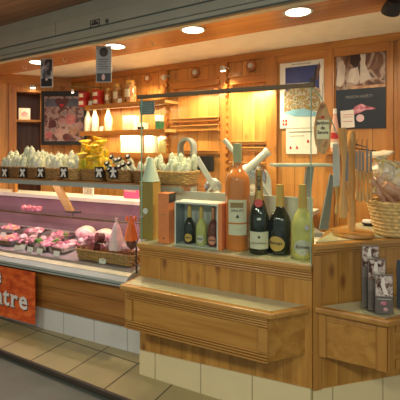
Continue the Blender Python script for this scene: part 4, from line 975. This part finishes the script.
# rear wall pipes near the shelf end, slate
b = B(); s_ = FW.s_at(165, .26)
s0, z0 = FM.hit(138.5, 114, -.05), 0
sa, za = FM.hit(138.5, 101.5, -.022); sb, zb_ = FM.hit(153, 114, -.022)
t = thing('slate_sign', 'grey chalk slate sign hanging behind the left end of the glass rail', 'sign', FM.w(sa, -.036, zb_), FM.a)
sw, sh = sb - sa, za - zb_
B().box(0, sw, 0, .006, 0, sh).done('slate', M['slate'], t); 
b = B(); q = random.Random(3)
for k in range(5):
    x = .01
    while x < sw - .02: l_ = q.uniform(.006, .016); b.box(x, min(x + l_, sw - .008), -.001, 0, sh * (.14 + .16 * k), sh * (.14 + .16 * k) + .003); x += l_ + .005
b.done('chalk_writing', M['sgrey'], t)
b = B().box(.02, .024, .001, .005, sh, GT - .014 - zb_).box(sw - .024, sw - .02, .001, .005, sh, GT - .014 - zb_).done('hanger', M['wire'], t)

# ------------------------------------------------------------------ hanging cards from the soffit
def hang(px0, py0, px1, py1, z, lab, kind):
    Y = (z - E) * F / (HY - (py0)); a_ = at(px0, py0, Y); b_ = at(px1, py1, Y); w = b_.x - a_.x; h = a_.z - b_.z
    t = thing('hanging_card', lab, 'sign', (a_.x, Y, b_.z), R(-6))
    if kind == 0:
        B().box(0, w, 0, .004, 0, h).done('frame', M['sgrey'], t); B().box(.008, w - .008, -.002, 0, .01, h - .01).done('photo', patchy('bwphoto', [(.02, .015, .01), (.05, .04, .04), (.45, .44, .48), (.75, .76, .8)], 14, .4, 2, (1, 1, .5)), t)
        B().box(.008, w - .008, -.003, -.002, .01, h * .3).done('caption_band', M['black'], t); B().blob((w * .5, -.004, h * .27), (.012, .003, .012)).done('emblem', M['pinkpaper'], t)
    else:
        B().box(0, w, 0, .004, 0, h).done('frame', M['sgrey'], t); B().box(.006, w - .006, -.002, 0, h * .26, h - .006).done('sheet', pm('greysheet', (.40, .44, .47), .5), t)
        B().lathe([(w * .28, 0), (w * .28, .002)], mat=Matrix.Translation((w * .5, -.002, h * .82)) @ Matrix.Rotation(R(90), 4, 'X'), seg=20).done('round_logo', M['dark'], t)
        b = B()
        for k in range(5): b.box(w * (.18 + .04 * (k % 2)), w * (.8 - .06 * (k % 3)), -.003, -.002, h * (.62 - .065 * k), h * (.62 - .065 * k) + .005)
        b.done('written_lines', M['ink'], t)
        B().box(.006, w - .006, -.002, 0, .006, h * .25).done('caption_band', M['black'], t); B().blob((w * .48, -.004, h * .14), (.016, .004, .026)).done('emblem', M['pinkpaper'], t)
    B().tube([(w * .2, .002, h), (w * .2, .002, 2.479 - b_.z)], .0015, 4).tube([(w * .8, .002, h), (w * .8, .002, 2.479 - b_.z)], .0015, 4).done('hanging_wire', M['wire'], t)
hang(40.5, 58.5, 53.5, 87.5, 2.46, 'small black and white photo card hanging at left under the soffit', 0)
hang(96, 46, 112, 82.5, 2.46, 'grey menu card with round dark logo hanging under the soffit', 1)
for px, py, lab in ((63, 58, 'larger white ceiling hook between the two hanging cards'), (23, 66, 'small ceiling hook left of the photo card'), (152, 41, 'small ceiling hook on a wire right of the menu card')):
    p = gz(px, py, 2.48); b = B(); b.tube([(.0, 0, 0), (0, 0, -.02)] + [(.018 - .018 * math.cos(a), 0, -.02 - .018 * math.sin(a)) for a in (.5, 1, 1.6, 2.2, 2.8, 3.4)], .003, 6)
    tag(b.done('ceiling_hook', M['white'], loc=p), lab, 'hook')
# ------------------------------------------------------------------ wall posters right
def wallrect(x0, ya, x1, yb, t=.012):
    s0 = FW.s_at(x0, t); s1 = FW.s_at(x1, t); z1 = FW.hit((x0 + x1) / 2, ya, t)[1]; z0 = FW.hit((x0 + x1) / 2, yb, t)[1]; return s0, s1, z0, z1
s0, s1, z0, z1 = wallrect(280, 53.5, 324, 128)
t = thing('tourist_poster', 'white bordered poster with blue sky mountain scene on the back wall', 'poster', FW.w(s0, .012, z0), FW.a); w, h = s1 - s0, z1 - z0
B().box(0, w, 0, .008, 0, h).done('sheet', M['card'], t)
B().box(w * .13, w * .9, -.0015, 0, h * .50, h * .83).done('blue_sky', pm('skyblue', (.035, .055, .22), .4, noise=.15), t)
B().ext([(w * .1, h * .50), (w * .3, h * .545), (w * .45, h * .56), (w * .62, h * .555), (w * .82, h * .54), (w * .92, h * .50), (w * .92, h * .22), (w * .1, h * .22)], -.0025, -.0015).done('village_scene', patchy('villart', [(.05, .05, .02), (.20, .18, .10), (.55, .52, .42), (.22, .09, .04), (.40, .30, .08), (.12, .12, .06)], 30, .5, 3), t)
B().ext([(w * .08, h * .21), (w * .35, h * .16), (w * .86, h * .15), (w * .88, h * .20), (w * .55, h * .26), (w * .3, h * .25)], -.0035, -.0025).done('blue_stream', pm('streamblue', (.25, .50, .68), .4, noise=.2), t)
B().ext([(w * .72, h * .66), (w * .80, h * .70), (w * .9, h * .86), (w * .93, h * .80), (w * .86, h * .64), (w * .78, h * .60)], -.0035, -.0025).done('brown_figure', M['darkham'], t)
text('poster_title', 'Beau Chablais Savoie', h * .062, pm('inkblue', (.03, .035, .08), .5), t, (w * .5, -.001, h * .915), bold=.0018, sx=.84)
text('poster_subtitle', 'Art et culture en montagne', h * .03, M['ink'], t, (w * .5, -.001, h * .865), sx=.8)
B().box(w * .06, w * .17, -.0015, 0, h * .04, h * .12).done('shield', M['red'], t); B().box(w * .105, w * .125, -.002, -.0015, h * .045, h * .115).box(w * .07, w * .16, -.002, -.0015, h * .073, h * .087).done('shield_cross', M['white'], t)
s0, s1, z0, z1 = wallrect(286, 128.5, 317, 154)
t = thing('notice_sheet', 'white notice sheet with small red shapes below the mountain poster', 'notice', FW.w(s0, .012, z0), FW.a); w, h = s1 - s0, z1 - z0
B().box(0, w, 0, .004, 0, h).done('sheet', M['card'], t)
for x, z in ((.15, .2), (.36, .2), (.72, .45)): B().ext([(w * x - .012, h * z), (w * x + .012, h * z), (w * x + .008, h * z + .018), (w * x, h * z + .03), (w * x - .008, h * z + .018)], -.0015, 0).done('red_mark', M['red'], t)
b = B(); b.box(w * .1, w * .85, -.001, 0, h * .85, h * .88); b.box(w * .12, w * .6, -.001, 0, h * .7, h * .72); b.done('written_lines', M['ink'], t)
s0, s1, z0, z1 = wallrect(336, 48.5, 386, 128.5)
t = thing('shop_poster', 'tall dark poster with brown kitchen photo above and pink ham below', 'poster', FW.w(s0, .012, z0), FW.a); w, h = s1 - s0, z1 - z0
B().box(0, w, 0, .008, 0, h).done('sheet', pm('navy', (.018, .024, .035), .35), t)
B().box(w * .01, w * .99, -.0015, 0, h * .50, h * .99).done('kitchen_photo', patchy('kitart', [(.025, .01, .006), (.09, .03, .02), (.20, .09, .05), (.5, .38, .3), (.06, .02, .015)], 9, .4, 2, (1, 1, .7)), t)
B().ext([(w * .0, h * .56), (w * .05, h * .86), (w * .14, h * .88), (w * .2, h * .8), (w * .17, h * .6), (w * .1, h * .54)], -.003, -.0015).ext([(w * .22, h * .6), (w * .3, h * .75), (w * .45, h * .78), (w * .5, h * .62), (w * .42, h * .56)], -.003, -.0015).ext([(w * .5, h * .98), (w * .62, h * .98), (w * .60, h * .8), (w * .72, h * .62), (w * .5, h * .56)], -.003, -.0015).done('pale_apron', patchy('apron', [(.5, .42, .36), (.8, .72, .64)], 9), t)
B().ext([(w * .3, h * .98), (w * .48, h * .98), (w * .52, h * .86), (w * .42, h * .76), (w * .3, h * .82)], -.0035, -.003).done('dark_figure', pm('figdark', (.03, .012, .008), .5), t)
B().box(w * .3, w * .99, -.0038, -.0015, h * .50, h * .535).done('table_edge', M['sausbrown'], t)
text('poster_title', 'MAISON AVERTY', h * .05, pm('greytext', (.32, .32, .3), .5), t, (w * .48, -.0015, h * .40), sx=.85)
B().ext([(w * .32, h * .22), (w * .4, h * .28), (w * .52, h * .31), (w * .62, h * .28), (w * .8, h * .25), (w * .8, h * .235), (w * .6, h * .23), (w * .5, h * .2), (w * .34, h * .17)], -.003, 0).done('pink_ham', M['pinkpile'], t)
B().lathe([(w * .08, 0), (w * .08, .003)], mat=Matrix.Translation((w * .5, 0, h * .13)) @ Matrix.Rotation(R(90), 4, 'X')).done('plate', M['pinkpaper'], t)
s0, s1, z0, z1 = wallrect(341, 110.5, 354.5, 128, .03)
t2 = thing('note_card', 'small white card with red lines pinned on the dark poster', 'notice', FW.w(s0, .022, z0), FW.a); w, h = s1 - s0, z1 - z0
B().box(0, w, 0, .003, 0, h, mat=Matrix.Rotation(R(-3), 4, 'Y')).done('card', M['card'], t2)
b = B()
for k in (.75, .62, .36): b.box(w * .15, w * .85, -.001, 0, h * k, h * k + .004)
b.done('red_lines', M['red'], t2)

# ------------------------------------------------------------------ slicers, scale, arch, black panel
def bar(b, p, q_, w, th):   # flat bar between local points
    p = Vector(p); q_ = Vector(q_); d = q_ - p; m_ = Matrix.Translation(p) @ d.to_track_quat('Z', 'Y').to_matrix().to_4x4()
    b.box(-w / 2, w / 2, -th / 2, th / 2, 0, d.length, mat=m_)
def slicer(px, Y_t, lab, flip=1, sc=1.0):
    org = FW.w(FW.s_at(px, Y_t), Y_t, 1.0405); t = thing('meat_slicer', lab, 'meat slicer', org, 0); t.scale = (sc,) * 3
    f = flip
    b = B(); b.box(-.16, .16, -.13, .13, .0, .10, bev=.025); b.done('base', M['grey'], t, smooth=True)
    if sc > 5: b = B(); b.box(-.02, .20, -.09, .10, .10, .30, bev=.04, mat=Matrix.Rotation(R(-16 * f), 4, 'Y')); b.done('motor_housing', M['sgrey'], t, smooth=True)
    b = B(); b.lathe([(.13, 0), (.135, .01), (.12, .022), (.05, .03)], seg=32, mat=Matrix.Translation((-.02, -.11, .27)) @ Matrix.Rotation(R(90), 4, 'X')); b.done('blade_disc', M['steel'], t, smooth=True)
    return t, f
t, f = slicer(252, .25, 'silver meat slicer with rounded housing behind the rosé bottle')
def lp_(px, py, Y): v = at(px, py, Y) - t.location; return (v.x, v.y, v.z)
Yt = t.location.y
def pxpoly(pts, Y): return [(lp_(a, c_, Y)[0], lp_(a, c_, Y)[2]) for a, c_ in pts]
B().ext(pxpoly([(239, 174), (248, 167), (257, 166), (267, 171), (271, 179), (272, 200), (243, 200)], Yt - .1), -.12, .1).done('motor_housing', M['metalp'], t, bev=.012)
B().ext(pxpoly([(253, 171), (263, 174), (266, 182), (256, 180)], Yt - .1), -.125, -.12).done('control_plate', M['grey'], t)
B().tube([lp_(243, 173, Yt - .17), lp_(266, 153, Yt - .17)], .034, 14).done('push_arm', M['metalp'], t, smooth=True)
B().tube([lp_(266, 153, Yt - .17), lp_(268.5, 151, Yt - .17)], .040, 14).done('arm_knob', M['sgrey'], t, smooth=True)
b = B(); bar(b, lp_(256, 172, Yt - .16), lp_(270, 196, Yt - .16), .05, .02); b.done('carriage', M['metalp'], t)
b = B(); bar(b, lp_(240, 182, Yt - .16), lp_(233, 164, Yt - .16), .045, .014); b.done('guard_plate', M['metalp'], t)
t, f = slicer(214, .25, 'second meat slicer with crossed arms left of the rosé bottle', 1, .62)
Yt = t.location.y
def lp_(px, py, Y): v = (at(px, py, Y) - t.location) / .62; return (v.x, v.y, v.z)
b = B(); bar(b, lp_(196.5, 157.5, Yt - .16), lp_(216, 190, Yt - .16), .085, .085); b.done('feed_chute', M['metalp'], t, bev=.01)
B().tube([lp_(224, 139.5, Yt - .16), lp_(235, 153, Yt - .16), lp_(240, 162, Yt - .16)], .036, 12).done('push_arm', M['metalp'], t, smooth=True)
b = B(); bar(b, lp_(204, 197, Yt - .18), lp_(216, 181, Yt - .18), .06, .03); b.done('carriage', M['metalp'], t)
# scale with platform
Ys = 3.05; p = at(306, 165, Ys)
t = thing('counter_scale', 'flat grey platform on a slanted stand behind the champagne bottles', 'scale', (p.x, Ys, CT), 0)
wx = (330 - 272) / 400 * Ys; zt_ = p.z - CT
B().box(-wx * .59, wx * .41, -.1, .1, zt_ - .01, zt_ + .012, bev=.006).done('platform', pm('plat', (.45, .55, .50), .3, .3), t, smooth=True)
b = B(); bar(b, (-.03, 0, .03), (.03, 0, zt_ - .01), .06, .05); b.done('stand', M['grey'], t); B().box(-.12, .1, -.1, .1, .001, .03).done('base', M['grey'], t)
# the scale needs a rear table
s_a = FM.s_at(250, -.42)
tag(B().box(s_a, L - .01, .375, .92, CT - .03, CT).box(s_a + .02, s_a + .05, .39, .9, 0, CT - .03).box(L - .05, L - .02, .39, .9, 0, CT - .03).done('rear_shelf', M['slab'], loc=FM.w(0), rz=FM.a), 'pale service shelf hidden behind the pale board', 'shelf')
b = B(); 
Yb = 2.95; a_ = at(329, 176, Yb); c_ = at(325, 238, Yb)
o_ = at(325, 238, 2.66); z0_ = PZ + .0005
def lq(px, py): v = at(px, py, 2.66); return (v.x - o_.x, max(0, v.z - z0_))
tag(B().ext([lq(319, 245), lq(328, 245), lq(334, 177), (lq(330, 174))], -.01, .012).done('leaning_board', M['slate'], loc=(o_.x, 2.66, z0_), bev=.002), 'dark grey narrow board leaning beside the knife stand', 'board')
# red-labelled bottle on a narrow bracket shelf
s_, z_ = FW.hit(335, 152, .12)
t = thing('bracket_shelf', 'narrow pine bracket shelf on the wall behind the hanging knives', 'shelf', FW.w(s_, .035, z_), FW.a)
B().box(-.09, .09, -.15, 0, -.02, 0).done('board', M['back_h'], t, bev=.002); B().prof([(0, -.12), (0, -.02), (-.12, -.02)], -.01, .01).done('bracket', M['back_p'], t)
t = thing('sauce_bottle', 'small pink topped bottle with red label right of the oval sign', 'bottle', FW.w(s_, .12, z_ + .0008), FW.a); h_ = .37; r_ = .036
B().lathe([(r_ * .9, 0)] + smoothp([(r_, .01), (r_, h_ * .45), (r_ * .7, h_ * .65), (r_ * .45, h_ * .82), (r_ * .4, h_ * .9)], 3), seg=18).done('glass', pm('palepink', (.75, .42, .32), .25), t, smooth=True)
B().lathe([(r_ * .46, h_ * .88), (r_ * .4, h_)], seg=14).done('cap', M['card'], t, smooth=True)
curved_label(r_ + .0008, r_ * 2, h_ * .30, h_ * .44).done('red_label', M['red'], t, smooth=True); curved_label(r_ + .0008, r_ * 2, h_ * .1, h_ * .22).done('white_label', M['card'], t, smooth=True)
# arch
Ya = FW.w(FW.s_at(187, .28), .28).y
base = at(187, 195, Ya); t = thing('arched_frame', 'grey arched metal frame rising behind the right-end sausage basket', 'frame', (base.x, Ya, 1.0405), FW.a)
wv = 8.0 / 400 * Ya; top = at(187, 139, Ya).z - 1.04
pts = [(-wv, 0, 0), (-wv, 0, top - wv)] + [(-wv * math.cos(a * math.pi / 10), 0, top - wv + wv * math.sin(a * math.pi / 10)) for a in range(1, 10)] + [(wv, 0, top - wv), (wv, 0, 0)]
b = B(); rings = []
B_ = b.bm
out = [(x * 1.0 + (.022 if x > 0 else -.022 if x < 0 else 0), z + (.0 if z < top - wv else .022)) for x, _, z in pts]
outer = [(-wv - .012, 0), (-wv - .012, top - wv)] + [(-(wv + .012) * math.cos(a * math.pi / 12), top - wv + (wv + .012) * math.sin(a * math.pi / 12)) for a in range(1, 12)] + [(wv + .012, top - wv), (wv + .012, 0)]
inner = [(-wv + .014, 0), (-wv + .014, top - wv)] + [(-(wv - .014) * math.cos(a * math.pi / 12), top - wv + (wv - .014) * math.sin(a * math.pi / 12)) for a in range(1, 12)] + [(wv - .014, top - wv), (wv - .014, 0)]
V = [[B_.verts.new((x, y, z)) for x, z in P_] for P_ in (outer, inner) for y in (-.04, .04)]
for i in range(len(outer) - 1):
    o0, o1, i0, i1 = V
    B_.faces.new((o0[i], o0[i + 1], i0[i + 1], i0[i])); B_.faces.new((o1[i], i1[i], i1[i + 1], o1[i + 1])); B_.faces.new((o0[i], o1[i], o1[i + 1], o0[i + 1])); B_.faces.new((i0[i], i0[i + 1], i1[i + 1], i1[i]))
for i in (0, -1): B_.faces.new((V[0][i], V[2][i], V[3][i], V[1][i]))
b.done('arch', M['grey'], t, smooth=True); B().box(-wv - .03, wv + .03, -.08, .08, .0, .025).done('foot_plate', M['grey'], t)
s0, z0 = FW.hit(196, 171, .05); s1, z1 = FW.hit(214, 156, .05)
tag(B().box(0, s1 - s0, 0, .03, 0, z1 - z0).done('black_screen', M['black'], loc=FW.w(s0, .08, z0), rz=FW.a, bev=.004), 'small black rectangular screen on the back wall beside the arch', 'screen')

# ------------------------------------------------------------------ knife stand
kp = gz(353, 235, PZ + .0005); YK = kp.y
ks = thing('knife_stand', 'turned pine knife stand with round base and crossed top rods', 'stand', kp, 0)
px2m = YK / 400
B().lathe([(.122, 0), (.126, .008), (.12, .022), (.02, .026)], seg=36).done('round_base', M['pine_edge'], ks, smooth=True)
zt_ = (235 - 131) * px2m
B().lathe([(.02, .02), (.024, .05), (.021, .12), (.021, zt_ - .1), (.024, zt_ - .09), (.024, zt_ - .03), (.015, zt_)], seg=18, c=(-.01, 0, 0)).done('post', M['woodh'], ks, smooth=True)
def kl(px, py, dy=0): v = at(px, py, YK + dy) - Vector(kp); return (v.x, v.y, v.z)
b = B(); b.tube([kl(340, 147), kl(376, 151)], .004, 6); b.tube([kl(344, 141, .06), kl(366, 147, -.06)], .004, 6)
for px in (357, 362, 367): b.tube([kl(px, 149 if px != 367 else 150), kl(px, 141), kl(px + 1, 139)], .0025, 5)
b.done('hanging_rod', M['dark'], ks)
def hung(name, px, yt, ym, yb, wb, wh, lab, cat, dy=-.03, mb=None, dx=0, wave=0, group=None):
    Y = YK + dy; top = at(px, yt, Y); t = thing(name, lab, cat, (top.x, Y, at(px, yb, Y).z), 0, group); hz = lambda y: at(px, y, Y).z - t.location.z; k = Y / 400
    if ym > yt: B().ext([(-wb / 2 * k, hz(ym)), (wb / 2 * k, hz(ym)), (wb / 2 * k, hz(yt + 3)), (wb * .2 * k, hz(yt)), (-wb / 2 * k, hz(yt))], -.0015, .0015).done('blade', mb or M['blade'], t)
    n = 9; pts = [(wave * k * math.sin(i / (n - 1) * 5) + dx * k * i / (n - 1), 0, hz(ym) * (1 - i / (n - 1)) + .004) for i in range(n)]
    B().tube(pts, wh * k / 2, 8, rs=[wh * k / 2 * (.8 + .35 * math.sin(1 + i * .9)) for i in range(n)]).done('handle', M['woodh'], t, smooth=True)
    return t
hung('carving_knife', 336.5, 144, 187, 214, 7, 4.5, 'wide white bladed knife at left of the knife stand', 'knife', mb=M['sgrey'], dx=1, wave=.6)
hung('wooden_spatula', 342, 128, 128.5, 218, 7, 7.5, 'long one-piece wooden spatula with curved top, left of the post', 'spatula', wave=1.3, dx=2, dy=-.06)
hung('carving_knife', 347, 150, 182, 212, 3, 4, 'narrow knife hanging just left of the stand post', 'knife', wave=.6, dy=-.045)
for i, (px, yt, ym, yb) in enumerate(((356.5, 151, 170, 200), (359.8, 150, 172, 202), (363, 151, 171, 201), (367.2, 148, 173, 203), (370.8, 150, 172, 200))):
    hung('steak_knife', px, yt, ym, yb, 2.4, 3.4, 'grey bladed knife with wavy wooden handle, %s right of the post' % ['nearest one', 'second one', 'middle one', 'fourth one', 'furthest one'][i], 'knife', wave=.7, dx=.6, group='wooden handled knives right of the post', dy=-.035 - .004 * (i % 2))

# ------------------------------------------------------------------ basket at the right with packets
bp = gz(396, 238, PZ + .0045); YB = bp.y + .12
bp = Vector(((398 - 200) / 400 * YB, YB, PZ + .0045))
wbk = basket('bread_basket', 'large straw coloured round basket at the right edge of the counter', bp, FR.a, .36, .26, .20, M['straw'], rows=9, taper=.72, n=84, rad=.12)
def ba(px, py, dy=0): return at(px, py, YB + dy)
for i, (p0, p1, r_, lab) in enumerate((((372, 179), (386, 204), .022, 'leftmost brown cured sausage leaning in the straw basket'), ((378, 176), (394, 204), .026, 'middle brown cured sausage leaning in the straw basket'), ((384, 184), (404, 199), .034, 'thick brown cured sausage lying across the straw basket'))):
    A, C = ba(*p0, dy=-.05 - .03 * i), ba(*p1, dy=-.05 - .02 * i); t = thing('cured_sausage', lab, 'sausage', C, 0, None); d = A - C; Ln = d.length; n = 8
    B().tube([d * (j / (n - 1)) for j in range(n)], r_, 12, rs=[r_ * math.sin(math.pi * (.12 + .76 * j / (n - 1))) ** .4 for j in range(n)]).done('meat', M['sausbrown'], t, smooth=True)
    B().tube([d * 1.0, d * 1.06 + Vector((0, 0, .01))], .004, 5).done('string_tie', M['straw'], t)
for i, (px, py, r_) in enumerate(((383, 170, .075), (399, 178, .065), (378, 188, .04))):
    p = ba(px, py, (.05, .03, -.03)[i])
    t = thing('cellophane_packet', ['pale crinkled cellophane packet standing highest in the straw basket', 'crinkled cellophane packet at the right frame edge in the straw basket', 'small cellophane packet low at left in the straw basket'][i], 'packet', p, 0, None)
    tl = (R(8), R((-14, 20, -24)[i]), 0); t.rotation_euler = tl
    wr = packet('wrap', M['cell'], 30 + i, r_ * 1.0, r_ * 2.5, .22); wr.parent = t; wr.location = (0, 0, -r_)
    B().tube([(r_ * .42 * math.cos(a), r_ * .42 * math.sin(a), r_ * .95) for a in range(6)], .006, 5, closed=True).tube([(.0, -r_ * .45, r_ * .95), (-.03, -r_ * .9, r_ * .6), (-.05, -r_ * 1.0, r_ * .1)], .004, 5).tube([(.0, -r_ * .45, r_ * .95), (.03, -r_ * .9, r_ * .7), (.06, -r_ * 1.0, r_ * .3)], .004, 5).done('raffia', pm('raffia', (.85, .74, .25), .4), t)
p = gz(370, 226, PZ); t = thing('small_dish', 'small black and white round dish on the counter by the straw basket', 'dish', (p.x, p.y + .02, PZ + .0005), 0)
B().lathe([(.03, 0), (.045, .01), (.048, .022)], seg=24).done('dish', M['black'], t, smooth=True); B().lathe([(.044, .022), (.044, .034), (.03, .040)], seg=24).done('lid', M['white'], t, smooth=True)

# ------------------------------------------------------------------ oval sign on the glass
so, zo = FM.L - .0, 0
YO = 2.235; p = at(322.5, 128, YO)
t = thing('oval_sign', 'hanging oval wood slice sign with cream lettered label at the glass corner', 'sign', (p.x, YO, p.z), R(-8)); k = YO / 400
n = 28
B().ext([(8.3 * k * math.cos(a) * (1 - .28 * math.sin(a) * (math.sin(a) > 0)), 26.5 * k * math.sin(a)) for a in [2 * math.pi * i / n for i in range(n)]], -.008, .008).done('wood_slice', patchy('slice', [(.30, .13, .04), (.66, .40, .15), (.42, .30, .14)], 12, .5), t, bev=.003)
B().ext([(-6 * k, -11 * k), (6 * k, -11 * k), (6.2 * k, 8 * k), (-5.6 * k, 8 * k)], -.0095, -.008).done('label', pm('oldlabel', (.88, .84, .48), .6), t)
for i, (w_, y_) in enumerate((('Jambon', 5), ('de', 0), ('Savoie', -4.5))): text('label_text', w_, 4.8 * k, M['ink'], t, (0, -.0105, y_ * k), bold=.0006, sx=.85)
B().box(-1.6 * k, 1.6 * k, -.0095, -.008, 9.5 * k, 12 * k).done('red_mark', M['red'], t)
B().tube([(0, 0, 26 * k), (0, .005, GT + .0 - p.z)], .0015, 4).done('hanging_wire', M['wire'], t)

# ------------------------------------------------------------------ leaflet holders on the right ledge
hp = gz(379, 316, LZ + .003)
lh = thing('leaflet_holder', 'clear three tier leaflet holder with dark meat leaflets on the right ledge', 'leaflet holder', hp, R(-8)); k = hp.y / 400
tiers = [(-12.5, 26, 68, .10), (-8, 14, 56, .065), (-3, 1, 42, .03)]
B().box(-14 * k, 12 * k, -.01, .13, 0, .004).done('foot', M['acry'], lh)
for i, (x, z0, z1, y) in enumerate(tiers):
    w_ = 18.5 * k; xx = x * k
    B().box(xx, xx + w_, y + .012, y + .015, z0 * k * .0 + .004, z1 * k).done('back_sheet', M['acry'], lh); B().box(xx, xx + w_, y - .012, y - .009, .004, z0 * k + 18 * k * (1 if i == 2 else .4)).box(xx, xx + .003, y - .009, y + .012, .004, z0 * k + 16 * k).box(xx + w_ - .003, xx + w_, y - .009, y + .012, .004, z0 * k + 16 * k).done('pocket', M['acry'], lh)
    wl = thing('leaflet', ['rearmost leaflet with dark photo in the clear holder', 'middle leaflet with dark photo in the clear holder', 'front leaflet with dark photo and pink ham in the clear holder'][i], 'leaflet', Vector(hp) + Matrix.Rotation(R(-8), 3, 'Z') @ Vector((xx + .004, y, .005)), R(-8), 'leaflets in the clear holder')
    hh = (z1 - 2) * k - .005; ww = w_ - .008
    B().box(0, ww, -.004, .004, 0, hh).done('paper', pm('leafdark', (.20, .17, .15), .4), wl)
    B().box(ww * .03, ww * .97, -.0055, -.004, hh - 22 * k, hh - 1.5 * k).done('photo', patchy('leafart', [(.03, .015, .01), (.14, .07, .05), (.7, .62, .55), (.24, .13, .10)], 30, .4, 2), wl)
    B().ext([(ww * .5, hh - 20 * k), (ww * .3, hh - 10 * k), (ww * .38, hh - 3 * k), (ww * .52, hh - 3 * k), (ww * .55, hh - 11 * k), (ww * .75, hh - 20 * k)], -.007, -.0055).done('pale_figure', M['sausbrown'] if False else pm('figpale', (.8, .74, .66), .5), wl)
    if i == 2:
        B().blob((ww * .5, -.005, hh - 29 * k), (3.6 * k, .003, 2.2 * k), amp=.2).done('ham_picture', M['pinkpile'], wl); B().blob((ww * .6, -.005, hh - 35 * k), (2.4 * k, .003, 2 * k), amp=.1).done('ham_picture', M['ham'], wl)
        B().box(ww * .1, ww * .9, -.0055, -.004, hh - 25 * k, hh - 24.3 * k).done('text_line', M['sgrey'], wl)
hp2 = gz(403, 309, LZ + .003)
t = thing('leaflet_holder', 'second leaflet holder with dark blue leaflet at the right frame edge', 'leaflet holder', hp2, R(-8))
B().box(-.035, .06, -.015, .03, 0, .004).box(-.035, .06, .012, .015, .004, .24).box(-.035, .06, -.012, -.009, .004, .12).done('holder', M['acry'], t); B().box(-.032, .057, -.004, .004, .005, .27).done('leaflet', pm('leafblue', (.05, .07, .10), .4), t)

# ------------------------------------------------------------------ world and added front fill lights
w = bpy.data.worlds.new('world'); SC.world = w; w.use_nodes = True
bg = w.node_tree.nodes['Background']; bg.inputs[0].default_value = (.95, .96, .92, 1); bg.inputs[1].default_value = .36
for i, (x, y) in enumerate(((-2.2, .4), (-.6, -.6), (1.2, -1.4))):
    light('AREA', 'added_front_fill', (x, y, 2.78), 38, (1, .94, .78), size=.5)  # unseen area lights added out front to brighten counters and fascia
